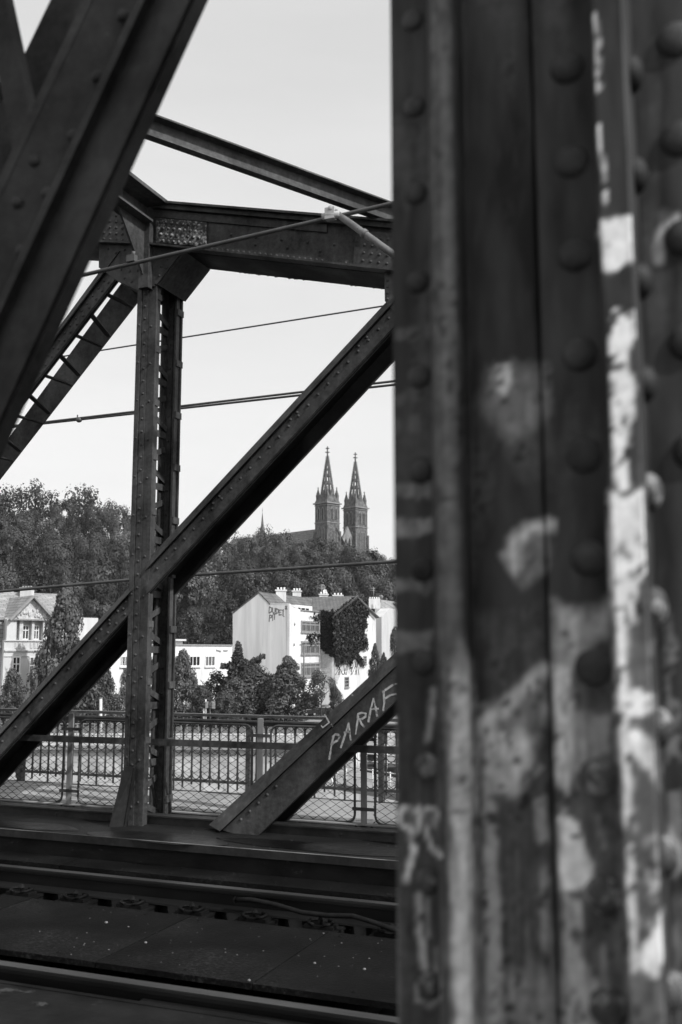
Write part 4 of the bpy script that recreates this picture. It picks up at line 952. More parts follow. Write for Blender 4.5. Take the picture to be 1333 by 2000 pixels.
mb = MB(); wdir = (view_pt(160, STREET_D - 6, 0) - view_pt(-160, STREET_D, 0)).normalized(); w0 = view_pt(-46, STREET_D - 2.1 + .2, zS + 0.9)
emb = thing('street_railing', 'light iron railing on top of the stone embankment wall', 'railing', w0)
for k in range(150): p = w0 + wdir * (k * 0.42); mb.bar(p, p + Vector((0, 0, 1.0)), 0.05, 0.05, (1, 0, 0))
for z in (0.15, 0.98): mb.bar(w0 + Vector((0, 0, z)), w0 + wdir * 63 + Vector((0, 0, z)), 0.06, 0.06)
mb.build('bars', FRAME_D, emb)

# ================================================================ houses
class Plane:
    def __init__(s, origin, u):
        s.o = Vector(origin); s.u = Vector((u.x, u.y, 0)).normalized(); s.n = Vector((s.u.y, -s.u.x, 0))
        if s.n.dot(CAMP - s.o) < 0: s.n = -s.n
    def pt(s, px, py, off=0.0):
        r = ray(px, py); q = s.o + s.n * off
        return CAMP + r * ((q - CAMP).dot(s.n) / r.dot(s.n))
    def at(s, px, z, off=0.0):                       # point on the plane below photo column px at height z
        p = s.pt(px, 1272, off); return Vector((p.x, p.y, z))
    def par(s, off): return Plane(s.o + s.n * off, s.u)
def dirv(deg): return RT * math.cos(rad(deg)) + FH * math.sin(rad(deg))
def wall_poly(mb, pl, pts, th=0.3): mb.prism([pl.pt(*p) for p in pts], -pl.n * th)
def window(pl, x0, y0, x1, y1, parent, cols=2, rows=1, fm=None, gm_=None, fw_=0.09, trans=None, proud=0.012):
    a = pl.pt(x0, y0); c = pl.pt(x0, y1); b_ = pl.at(x1, a.z); u = (b_ - a); wd = u.length; u.normalize(); h = a.z - c.z; n = pl.n
    if u.dot(pl.u) < 0: pass
    f = MB(); cen = a + u * wd / 2 - Vector((0, 0, h / 2)) + n * proud; Z = Vector((0, 0, 1))
    def bar(cu, cz, hu, hz, d=0.05): f.obox(cen + u * cu + Z * cz + n * d / 2, u, Z, n, hu, hz, d / 2)
    bar(-wd / 2 + fw_ / 2, 0, fw_ / 2, h / 2, .09); bar(wd / 2 - fw_ / 2, 0, fw_ / 2, h / 2, .09); bar(0, h / 2 - fw_ / 2, wd / 2 - fw_, fw_ / 2, .088); bar(0, -h / 2 + fw_ / 2, wd / 2 - fw_, fw_ / 2, .088)
    for k in range(1, cols): bar(-wd / 2 + wd * k / cols, 0, fw_ * 0.4, h / 2 - fw_, .06)
    for k in range(1, rows): bar(0, h / 2 - h * (trans if (trans and k == 1) else k / rows), wd / 2 - fw_, fw_ * 0.4, .066)
    fo = f.build('window', fm or FRAME_W, parent)
    gb = MB(); gb.obox(cen + n * 0.012, u, Z, n, wd / 2 - 0.01, h / 2 - 0.01, 0.012); gb.build('pane', gm_ or GLASS, fo)
    sb = MB(); sb.obox(cen - Z * (h / 2 + 0.06) + n * 0.06, u, Z, n, wd / 2 + 0.08, 0.055, 0.11); sb.build('sill', fm or FRAME_W, fo)
    return fo
rnd = random.Random(11)
def scatter_leaves(mb, pl, polys, n, size, off=(0.1, 0.5), seed=1):
    r_ = random.Random(seed)
    for poly_ in polys:
        xs_ = [p[0] for p in poly_]; ys_ = [p[1] for p in poly_]; k = 0; m_ = int(n * (max(xs_) - min(xs_)) * (max(ys_) - min(ys_)) / 1000)
        while k < m_:
            x, y = r_.uniform(min(xs_), max(xs_)), r_.uniform(min(ys_), max(ys_)); c = False; j = len(poly_) - 1
            for i in range(len(poly_)):
                if (poly_[i][1] > y) != (poly_[j][1] > y) and x < (poly_[j][0] - poly_[i][0]) * (y - poly_[i][1]) / (poly_[j][1] - poly_[i][1]) + poly_[i][0]: c = not c
                j = i
            k += 1
            if not c: continue
            p = pl.pt(x, y, r_.uniform(*off)) + pl.u * r_.gauss(0, .16) + Vector((0, 0, r_.gauss(0, .14) - .5 * r_.random() ** 5)); leaf(mb, p, size * r_.uniform(.6, 1.3), r_, pl.n * 1.3 + Vector((0, 0, .5)))
def leaf(mb, p, s, r_, bias=Vector((0, 0, 0.3))):
    n = (Vector((r_.gauss(0, 1), r_.gauss(0, 1), r_.gauss(0, 1))).normalized() + bias).normalized(); u = n.orthogonal().normalized(); v = n.cross(u); a = r_.uniform(0, 6.28); u, v = u * math.cos(a) + v * math.sin(a), v * math.cos(a) - u * math.sin(a)
    i = len(mb.v); mb.v += [p - u * s, p + v * s * 0.6, p + u * s, p - v * s * 0.6]; mb.f.append((i, i + 1, i + 2, i + 3)); mb.sm.append(False)

# --- white house with ivy
D2 = 120; CB = atD(566, 1272, D2)
PG = Plane(CB, -RT * math.cos(rad(22)) + FH * math.sin(rad(22)))        # blank gable wall
PF = Plane(CB, RT * math.sin(rad(22)) + FH * math.cos(rad(22)))         # front with windows
hs = thing('white_house', 'tall white house with blank graffitied gable wall, chimneys and an ivy-clad wing', 'house', Vector((CB.x, CB.y, zS)))
mb = MB(); wall_poly(mb, PG, [(455, 1405), (566, 1405), (566, 1180), (527, 1181), (506, 1159), (455, 1199)]); mb.build('gable_wall', PLASTER_G, hs)
zE = PF.pt(590, 1192.5).z; mb = MB()
a = PF.pt(566, 1180.5); e1 = PF.at(624, zE)
mb.prism([PF.at(566.1, zS), PF.at(640, zS), PF.at(640, zE), PF.at(588, zE), PF.pt(575, 1186.5), PF.pt(566.1, 1180)], -PF.n * 0.3); mb.build('front_wall', PLASTER, hs)
# main roof: ridge recedes along the house
ridge0 = PG.pt(506, 1158.2); eave0 = PG.pt(454, 1200); fr0 = PG.pt(527, 1180.4); dF = PF.u * 34
if dF.dot(FH) < 0: dF = -dF
over = PG.n * 0.05
mb = MB(); mb.prism([ridge0 + over, eave0 + over, eave0 + dF, ridge0 + dF], (0, 0, 0.16)); fr1 = PG.pt(560, 1199)
mb.prism([ridge0 + over, PG.pt(528, 1180.5) + over, PG.pt(528, 1180.5) + dF * 0.9, ridge0 + dF], (0, 0, 0.14))
mb.prism([PG.pt(528, 1181.5) + dF * 0.03, PF.at(575, zE) - PF.n * 0.35, PF.at(640, zE) - PF.n * 0.35, PG.pt(528, 1181.5) + dF * 0.9], (0, 0, 0.12))
rf = planar_uv(mb.build('roof', ROOF, hs))
mb = MB(); q0 = PG.pt(566, 1180.2); q1 = PG.pt(528, 1180.6)
mb.prism([q0 + over * 0.4, q1 + over * 0.4, q1 + dF * 0.05, PF.pt(588, 1193)], (0, 0, 0.10)); mb.build('verge', PLASTER, hs)
dm = MB(); zd0, zd1 = PF.pt(580, 1195.5).z, PF.pt(580, 1180.5).z
dm.prism([PF.at(576, zd0, -0.5), PF.at(610, zd0, -0.5), PF.at(610, zd1, -0.5), PF.at(576, zd1, -0.5)], -PF.n * 3); dmo = dm.build('dormer', PLASTER, hs)
PD = PF.par(-0.5); window(PD, 579, 1183.2, 604, 1193.6, dmo, 3, 1, FRAME_W, GLASS, 0.2)
for (x0, y0, x1, y1) in [(588, 1211.6, 623.5, 1235), (588, 1251.8, 624, 1278.5), (588, 1294.5, 624.5, 1322.5)]: window(PF, x0, y0, x1, y1, hs, 4, 2, FRAME_D, CURTAIN, 0.22, 0.32)
for (x, y) in [(576, 1219), (575, 1259), (576, 1293)]:
    p = PF.pt(x, y, .05); mb = MB(); mb.ball(p, .12, .12, .2, 6, 4); mb.build('vent', FRAME_D, hs)
# chimneys
for (x0, x1, y0, y1, dd_) in [(539.5, 558.5, 1154, 1163, 6), (572, 588, 1155.5, 1166, 14), (624.5, 641, 1162, 1169.5, 24), (651, 670, 1163.8, 1168, 30)]:
    A = atD(x0, y0, D2 + dd_); B_ = atD(x1, y0, D2 + dd_); z0 = atD(x0, y1, D2 + dd_).z - 1.2; mb = MB(); u = (B_ - A).normalized()
    mb.prism([Vector((A.x, A.y, z0)), Vector((B_.x, B_.y, z0)), Vector((B_.x, B_.y, A.z)), Vector((A.x, A.y, A.z))], FH * 0.9); co = mb.build('chimney', PLASTER, rf)
    mb = MB(); mb.prism([A - u * .12 - FH * .1, B_ + u * .12 - FH * .1, B_ + u * .12 - FH * .1 + Vector((0, 0, .16)), A - u * .12 - FH * .1 + Vector((0, 0, .16))], FH * 1.1)
    for k in range(3): p = A.lerp(B_, (k + .5) / 3) + FH * .45 + Vector((0, 0, .16)); mb.tube([p, p + Vector((0, 0, .3))], .13, 6)
    mb.build('chimney_cap', FRAME_W, co)
# aerial and dish
aer = thing('tv_aerial', 'thin roof aerial with crossbars above the middle chimneys of the white house', 'aerial', atD(629, 1166, D2 + 25)); mb = MB(); dA = D2 + 25
mb.tube([atD(629, 1168, dA), atD(629, 1141, dA)], 0.06, 5)
for y, w_ in ((1147, 8), (1149.5, 6), (1142, 4), (1144, 6)): mb.tube([atD(629 - w_, y + .3, dA), atD(629 + w_, y - .3, dA)], 0.045, 5)
mb.build('mast', FRAME_D, aer)
ds = thing('satellite_dish', 'round white satellite dish on the roof of the white house', 'satellite dish', atD(635.5, 1160, dA)); mb = MB(); c = atD(635.5, 1154.3, dA); nn = (CAMP - c).normalized() + Vector((0.2, 0, .25))
mb.dome(c, nn, .30, -.1, 14, 3); mb.build('reflector', PLASTER, ds); mb = MB(); mb.tube([c - nn * .05, atD(635.5, 1163, dA) + FH * .1], .05, 5); mb.build('stand', FRAME_D, ds)
# ivy wing
base = PF.pt(627, 1300); Lw = 0
for k in range(200):
    q = base + PF.n * (k * 0.05)
    if proj(q)[0] > 653: Lw = k * 0.05; break
PW = PF.par(Lw); PS = Plane(base, PF.n)
zWE = PW.pt(653, 1200).z; apex = PW.pt(694, 1166.5); zAp = apex.z; xr_w = 735
mb = MB(); mb.prism([PW.at(653, zS), PW.at(xr_w, zS), PW.at(xr_w, PW.pt(xr_w, 1205).z), apex, PW.at(653, zWE)], -PW.n * 0.3); mb.build('wing_front', PLASTER, hs)
mb = MB(); a0, a1 = base, PW.at(653.2, 0); mb.prism([Vector((a0.x, a0.y, zS)), Vector((a1.x, a1.y, zS)), Vector((a1.x, a1.y, zWE)), Vector((a0.x, a0.y, zWE))], PF.u * 0.3 if PF.u.dot(FH) > 0 else -PF.u * 0.3); mb.build('wing_side', PLASTER_G, hs)
mb = MB(); o_ = PW.n * 0.35; back = -PW.n * 9
eL = PW.at(651.5, zWE - .15); eR = PW.at(xr_w + 2, PW.pt(xr_w, 1205).z - .15)
mb.prism([apex + o_, eL + o_, eL + back, apex + back], (0, 0, .18)); mb.prism([apex + o_, eR + o_, eR + back, apex + back], (0, 0, .18)); planar_uv(mb.build('wing_roof', ROOF, hs))
dm = MB(); PD2 = Plane(PW.at(640, 0, -3.2), PG.u); A = PD2.pt(632, 1190); zt = PD2.pt(632, 1178).z
dm.prism([PD2.at(631, A.z - .6), PD2.at(649, A.z - .6), PD2.at(649, zt), PD2.at(631, zt)], -PD2.n * 2.0); dmo = dm.build('dormer', ROOF, hs); planar_uv(dmo); window(PD2, 634, 1180, 646, 1188, dmo, 2, 1, FRAME_D, GLASS, .12)
for (x0, y0, x1, y1) in [(675, 1196, 681, 1213), (675, 1238, 681, 1256), (709, 1196, 716, 1214), (709, 1237, 716.5, 1256), (710, 1281, 715.5, 1297), (673, 1322, 681, 1343)]: window(PW, x0, y0, x1, y1, hs, 2, 3, FRAME_D, GLASS, 0.14)
mb = MB(); mb.tube([PF.at(624.5, zE - .1, .08), PF.at(624.5, zS, .08)], .06, 6); mb.build('downpipe', FRAME_D, hs)
mb = MB(); mb.tube([PF.at(588, zE + .02, .1), PF.at(626, zE + .02, .1)], .07, 6); mb.build('gutter', FRAME_D, hs)
mb = MB(); mb.bar(PW.at(652, zWE - .2, .32), apex + PW.n * .32 + Vector((0, 0, .02)), .08, .2); mb.build('bargeboard', BARK, hs)
mb = MB(); mb.bar(PW.at(xr_w + 1, PW.pt(xr_w, 1205).z - .15, .32), apex + PW.n * .32 + Vector((0, 0, .02)), .08, .2); mb.build('bargeboard', BARK, hs)
# bare patch of wall low on the wing
mb = MB(); mb.prism([PW.pt(*p, 0.012) for p in [(655, 1282), (672, 1290), (700, 1293), (690, 1305), (668, 1312), (660, 1330), (654, 1345)]], PW.n * 0.01); mb.prism([PS.pt(*p, 0.012) if False else PS.pt(*p) + PS.n * .012 for p in [(627, 1275), (651, 1271), (652.5, 1345), (627, 1345)]], PS.n * .01); mb.build('bare_wall_patch', RAW_WALL, hs)
ivy = thing('ivy', 'dark mass of ivy hanging over the wing of the white house', 'ivy', Vector((apex.x, apex.y, zS)))
mb = MB()
scatter_leaves(mb, PW, [[(652, 1199), (694, 1167.5), (716, 1188), (712, 1200), (708, 1215), (712, 1235), (705, 1262), (698, 1280), (684, 1288), (676, 1290), (668, 1288), (660, 1284), (653, 1275)]], 3600, 0.21, (0.04, .30), 2)
scatter_leaves(mb, PW, [[(703, 1180), (716, 1188), (714, 1196), (704, 1196)], [(668, 1284), (674, 1284), (671, 1294)], [(696, 1276), (708, 1286), (712, 1300), (700, 1290)], [(704, 1205), (716, 1212), (718, 1222), (706, 1228)], [(704, 1240), (717, 1248), (720, 1262), (704, 1268)], [(655, 1270), (668, 1276), (662, 1300), (657, 1292)], [(680, 1280), (690, 1280), (686, 1302)], [(712, 1190), (722, 1196), (716, 1204)]], 2200, 0.2, (0.04, .3), 3)
scatter_leaves(mb, PS, [[(622, 1197), (653, 1197), (653, 1280), (646, 1272), (636, 1270), (630, 1258), (625, 1230)]], 4000, 0.21, (0.04, .28), 4)
scatter_leaves(mb, PF, [[(604, 1208), (626, 1197), (626, 1212)], [(596, 1246), (612, 1236), (626, 1236), (626, 1250), (606, 1252)]], 330, 0.22, (0.04, .25), 5)
mb.build('leaves', IVY, ivy)
mb = MB(); r9 = random.Random(4)
for k in range(12): x = r9.uniform(656, 700); mb.tube([PW.pt(x, 1280 + r9.uniform(0, 8), .05), PW.pt(x + r9.uniform(-4, 4), 1300, .05), PW.pt(x + r9.uniform(-8, 8), 1318, .05)], .04, 4)
mb.build('stems', BARK, ivy)
# spray-painted letters on the blank gable
def S2(x, y): return (440 + x / 3.92, 1120 + y / 3.92)
LT = [[(340, 255), (336, 305)], [(340, 255), (358, 265), (358, 290), (338, 304)], [(364, 262), (362, 292), (374, 305), (384, 290), (384, 265)], [(392, 268), (390, 310)], [(392, 268), (410, 278), (408, 298), (391, 310)], [(432, 280), (416, 280), (414, 318), (432, 316)], [(415, 298), (428, 297)], [(437, 285), (446, 276), (444, 325)], [(450, 328), (452, 331)],
         [(342, 318), (338, 368)], [(342, 318), (358, 322), (356, 338), (341, 342)], [(366, 318), (364, 362)], [(368, 312), (392, 308)], [(380, 312), (378, 352)], [(461, 254), (470, 252), (470, 260), (460, 272), (472, 270)], [(477, 254), (486, 252), (486, 260), (477, 274), (489, 272)]]
for grp in (LT[:9], LT[9:13], LT[13:]):
    gm = MB()
    for s in grp: stroke(gm, s, lambda x, y: PG.pt(x, y, 0.004), 0.13, S2, nrm=PG.n, th=0.004)
    gm.build('graffiti', GRAFFITI, hs)

# --- neighbouring house at the right
n3 = thing('white_house', 'pale house next to the ivy wing, half hidden by the painted pillar', 'house', Vector((PF.at(745, zS).x, PF.at(745, zS).y, zS)))
P3 = PF.par(-1.0); zt3 = P3.pt(736, 1206).z; mb = MB()
mb.prism([P3.at(735, zS), P3.at(860, zS), P3.at(860, zt3), P3.at(735, zt3)], -P3.n * 8); mb.build('wall', PLASTER, n3)
P3b = PF.par(0.6); a = P3b.pt(762, 1188); mb = MB(); mb.prism([P3b.at(746, zS), P3b.at(790, zS), P3b.at(790, zt3), P3b.at(775, P3b.pt(762, 1188).z), P3b.pt(762, 1188), P3b.at(746, zt3)], -P3b.n * 1.5); mb.build('bay', VILLA, n3)
mb = MB(); e0, e1 = P3.at(733, zt3, .4), P3.at(862, zt3, .4); rr_ = P3.pt(738, 1172, -4); r1_ = P3.at(862, rr_.z, -4); mb.prism([e0, e1, r1_, Vector((P3.at(733, 0, -4).x, P3.at(733, 0, -4).y, rr_.z))], (0, 0, .15)); ro3 = planar_uv(mb.build('roof', ROOF_L, n3))
for (x0, y0, x1, y1) in [(735.5, 1221, 743.5, 1240), (736, 1254, 744, 1281)]: window(P3b if x0 > 745 else P3, x0, y0, x1, y1, n3, 2, 2, FRAME_D, GLASS, .14)
A = atD(721, 1169, 150); B_ = atD(743, 1169, 150); mb = MB(); mb.prism([A - Vector((0, 0, 1.5)), B_ - Vector((0, 0, 1.5)), B_, A], FH * 1.0)
for k in range(5): p = A.lerp(B_, (k + .5) / 5) + FH * .5; mb.tube([p, p + Vector((0, 0, .25))], .12, 6)
mb.build('chimney', PLASTER, ro3)
aer2 = thing('tv_aerial', 'roof aerial mast beside the right-hand chimney near the pillar', 'aerial', atD(730, 1168, 149)); mb = MB(); mb.tube([atD(730, 1168, 149), atD(730, 1146, 149)], .06, 5)
for y in (1149, 1153): mb.tube([atD(722, y, 149), atD(733, y, 149)], .045, 5)
mb.tube([atD(745, 1172, 149), atD(745, 1163, 149)], .05, 5); mb.ball(atD(745, 1166, 149), .3, .1, .34, 8, 6); mb.build('mast', FRAME_D, aer2)

# --- low white building
D4 = 112; O4 = atD(400, 1272, D4); P4 = Plane(O4, dirv(60))
lw = thing('low_building', 'low flat-roofed white building between the lattice post and the tall white house', 'house', Vector((O4.x, O4.y, zS)))
z4 = P4.pt(400, 1261.3).z; mb = MB(); mb.prism([P4.at(205, zS), P4.at(454.5, zS), P4.at(454.5, z4), P4.at(205, z4)], -P4.n * 7); mb.build('wall', PLASTER, lw)
mb = MB(); mb.prism([P4.at(203, z4 + .001, .12), P4.at(455, z4 + .001, .12), P4.at(455, z4 + .16, .12), P4.at(203, z4 + .16, .12)], -P4.n * 6.9); rf4 = mb.build('roof', FRAME_D, lw)
mb = MB(); mb.prism([P4.at(332, z4 + .17, -3), P4.at(357, z4 + .17, -3), P4.at(357, P4.pt(357, 1252, -3).z, -3), P4.at(332, P4.pt(357, 1252, -3).z, -3)], -P4.n * 2.5); mb.prism([P4.at(328, P4.pt(357, 1252, -3).z + .01, -2.6), P4.at(364, P4.pt(357, 1252, -3).z + .01, -2.6), P4.at(364, P4.pt(364, 1248.5, -3).z, -2.6), P4.at(328, P4.pt(364, 1248.5, -3).z, -2.6)], -P4.n * 3.4); mb.build('roof_hut', VILLA, rf4)
for (x0, x1, gm_) in [(344, 359, CURTAIN), (369.5, 391, GLASS), (400.5, 420, CURTAIN), (285, 303, GLASS), (235, 249, GLASS)]: window(P4, x0, 1280.5, x1, 1302, lw, 3, 1, FRAME_W, gm_, .13)
for (x0, y0, x1, y1) in [(423, 1269.5, 432, 1272), (437, 1270.5, 445, 1270.7)]: mb = MB(); mb.bar(P4.pt(x0, y0, .05), P4.pt(x1, y1, .05), .08, .12); mb.build('conduit', FRAME_D, lw)

# --- villa at the left
D5 = 102; O5 = atD(61, 1272, D5); P5 = Plane(O5, dirv(38))
vl = thing('villa', 'pale villa with a relief pediment over recessed windows at the left edge', 'house', Vector((O5.x, O5.y, zS)))
z_ped = P5.pt(30, 1208.5).z
mb = MB()
# bay: piers, back wall of the loggia, parapet and lower wall
zpar1 = P5.pt(49, 1250).z; zpar0 = P5.pt(49, 1269).z
mb.prism([P5.at(8, zS), P5.at(112, zS), P5.at(112, zpar1), P5.at(8, zpar1)], -P5.n * 0.5)
for x0, x1 in ((12, 31), (83, 108)): mb.prism([P5.at(x0, zpar1 + .001), P5.at(x1, zpar1 + .001), P5.at(x1, z_ped), P5.at(x0, z_ped)], -P5.n * 0.5)
mb.build('bay_front', VILLA, vl)
PL = P5.par(-0.75); mb = MB(); mb.prism([PL.at(8, zpar1 - .2), PL.at(112, zpar1 - .2), PL.at(112, z_ped + .1), PL.at(8, z_ped + .1)], -PL.n * 0.3); mb.build('loggia_wall', VILLA, vl)
mb = MB()
for x0, x1 in ((37, 44), (61, 66)): mb.prism([P5.at(x0, zpar1 + .002, -.15), P5.at(x1, zpar1 + .002, -.15), P5.at(x1, z_ped - .01, -.15), P5.at(x0, z_ped - .01, -.15)], -P5.n * 0.55)
mb.build('columns', VILLA_T, vl)
for (x0, y0, x1, y1) in [(29, 1219, 35.5, 1249.5), (43.5, 1220.5, 55.5, 1249.5), (65.5, 1221, 75, 1249.5)]: window(PL, x0, y0, x1, y1, vl, 2, 2, FRAME_W, GLASS, .12, .36)
for (x0, y0, x1, y1, c_) in [(24.5, 1282, 41.5, 1315, 2), (57.5, 1282, 76, 1322, 2)]: window(P5, x0, y0, x1, y1, vl, c_, 2, FRAME_W, CURTAIN if x0 > 50 else GLASS, .13, .45)
mb = MB(); mb.prism([P5.at(9, zpar0, .02), P5.at(110, zpar0, .02), P5.at(110, zpar0 - .16, .02), P5.at(9, zpar0 - .16, .02)], P5.n * .14); mb.prism([P5.at(9, zpar1, .02), P5.at(110, zpar1, .02), P5.at(110, zpar1 - .12, .02), P5.at(9, zpar1 - .12, .02)], P5.n * .12)
for k in range(7):
    x = 30 + k * 7.4
    if k == 3: continue
    mb.prism([P5.pt(x, 1255, .02), P5.pt(x + 4.2, 1255.2, .02), P5.pt(x + 4.2, 1266, .02), P5.pt(x, 1266, .02)], P5.n * .05)
zc5 = P5.pt(49, 1281).z; mb.prism([P5.at(9, zc5, .02), P5.at(110, zc5, .02), P5.at(110, zc5 - .07, .02), P5.at(9, zc5 - .07, .02)], P5.n * .06); mb.build('trim', VILLA_T, vl)
ap5 = P5.pt(63, 1169); mb = MB(); mb.prism([P5.at(22, z_ped + .01), P5.at(101, z_ped + .01), ap5], -P5.n * .4); mb.build('pediment', RELIEF, vl)
mb = MB()
r9 = random.Random(3)
for k in range(30):
    t = r9.uniform(.08, .92); h_ = (1 - abs(t - .5) * 2) * r9.uniform(.1, .8); p = P5.at(lerp(22, 101, t), lerp(z_ped, ap5.z, h_) + .08); mb.ball(p, r9.uniform(.08, .2), r9.uniform(.08, .2), r9.uniform(.1, .28), 6, 5)
mb.build('relief', VILLA_T, vl)
mb = MB(); a, b_ = P5.at(17, z_ped - .15, .35), P5.at(106, z_ped - .15, .35); apf = Vector((ap5.x, ap5.y, ap5.z + .22)) + P5.n * .35
for q in (a, b_): mb = MB(); mb.bar(q, apf, .5, .2); mb.build('raking_cornice', FRAME_D, vl)
mb = MB()
mb.prism([P5.at(20, z_ped - .14, .25), P5.at(104, z_ped - .14, .25), P5.at(104, z_ped, .25), P5.at(20, z_ped, .25)], -P5.n * .5); mb.build('cornice', FRAME_D, vl)
rb = -P5.n * 8; mb = MB(); mb.prism([apf, a, a + rb, apf + rb], (0, 0, .1)); mb.prism([apf, b_, b_ + rb, apf + rb], (0, 0, .1))
# main roof behind, long ridge
mz0 = P5.at(-60, P5.pt(0, 1206).z, -2.0); mz1 = P5.at(130, P5.pt(0, 1206).z, -2.0); rz_ = atD(0, 1160, D5 + 8).z; q0 = P5.at(-60, rz_, -8); q1 = P5.at(112, rz_, -8)
mb.prism([mz0, mz1, q1, q0], (0, 0, .12)); rf5 = planar_uv(mb.build('roof', ROOF_L, vl))
mb = MB(); mb.prism([P5.at(-80, zS, -1.2), P5.at(10, zS, -1.2), P5.at(10, P5.pt(5, 1265, -1.2).z, -1.2), P5.at(-80, P5.pt(5, 1265, -1.2).z, -1.2)], -P5.n * .4); mb.prism([P5.at(100, zS, -1.2), P5.at(190, zS, -1.2), P5.at(190, P5.pt(150, 1206, -1.2).z, -1.2), P5.at(100, P5.pt(150, 1206, -1.2).z, -1.2)], -P5.n * .4); mb.build('side_wall', VILLA, vl)
zz0, zz1 = P5.pt(5, 1263, -1.2).z, P5.pt(5, 1208, -1.2).z; mb = MB(); mb.prism([P5.at(-80, zz0, -.9), P5.at(9, zz0, -.9), P5.at(7, zz1, -1.9), P5.at(-80, zz1, -1.9)], -P5.n * .3); planar_uv(mb.build('mansard', ROOF_L, vl))
mb = MB(); mb.bar(P5.at(-80, zz0, -.75), P5.at(18, zz0, -.75), .4, .28); mb.bar(P5.at(-80, zz1, -1.7), P5.at(20, zz1, -1.7), .35, .25); mb.bar(P5.at(8.5, zz0 + .2, -.7), P5.at(8.5, zz1 - .1, -.7), .12, .12, (1, 0, 0)); mb.build('gutter', FRAME_D, vl)
A = atD(40, 1150, D5 + 6); B_ = atD(61, 1150, D5 + 6); mb = MB(); mb.prism([A - Vector((0, 0, 2)), B_ - Vector((0, 0, 2)), B_, A], FH * 1.2); co = mb.build('chimney', VILLA, rf5); mb = MB(); mb.prism([A + FH * -.1 - RT * .1, B_ - FH * .1 + RT * .1, B_ - FH * .1 + RT * .1 + Vector((0, 0, .16)), A - FH * .1 - RT * .1 + Vector((0, 0, .16))], FH * 1.4)
for k in range(4): p = A.lerp(B_, (k + .5) / 4) + FH * .5 + Vector((0, 0, .16)); mb.tube([p, p + Vector((0, 0, .18))], .11, 6)
mb.build('chimney_cap', FRAME_D, co)
A = atD(12, 1151, D5 + 9); B_ = atD(22, 1151, D5 + 9); mb = MB(); mb.prism([A - Vector((0, 0, 1.5)), B_ - Vector((0, 0, 1.5)), B_, A], FH * 1.0); mb.build('chimney', VILLA, rf5)

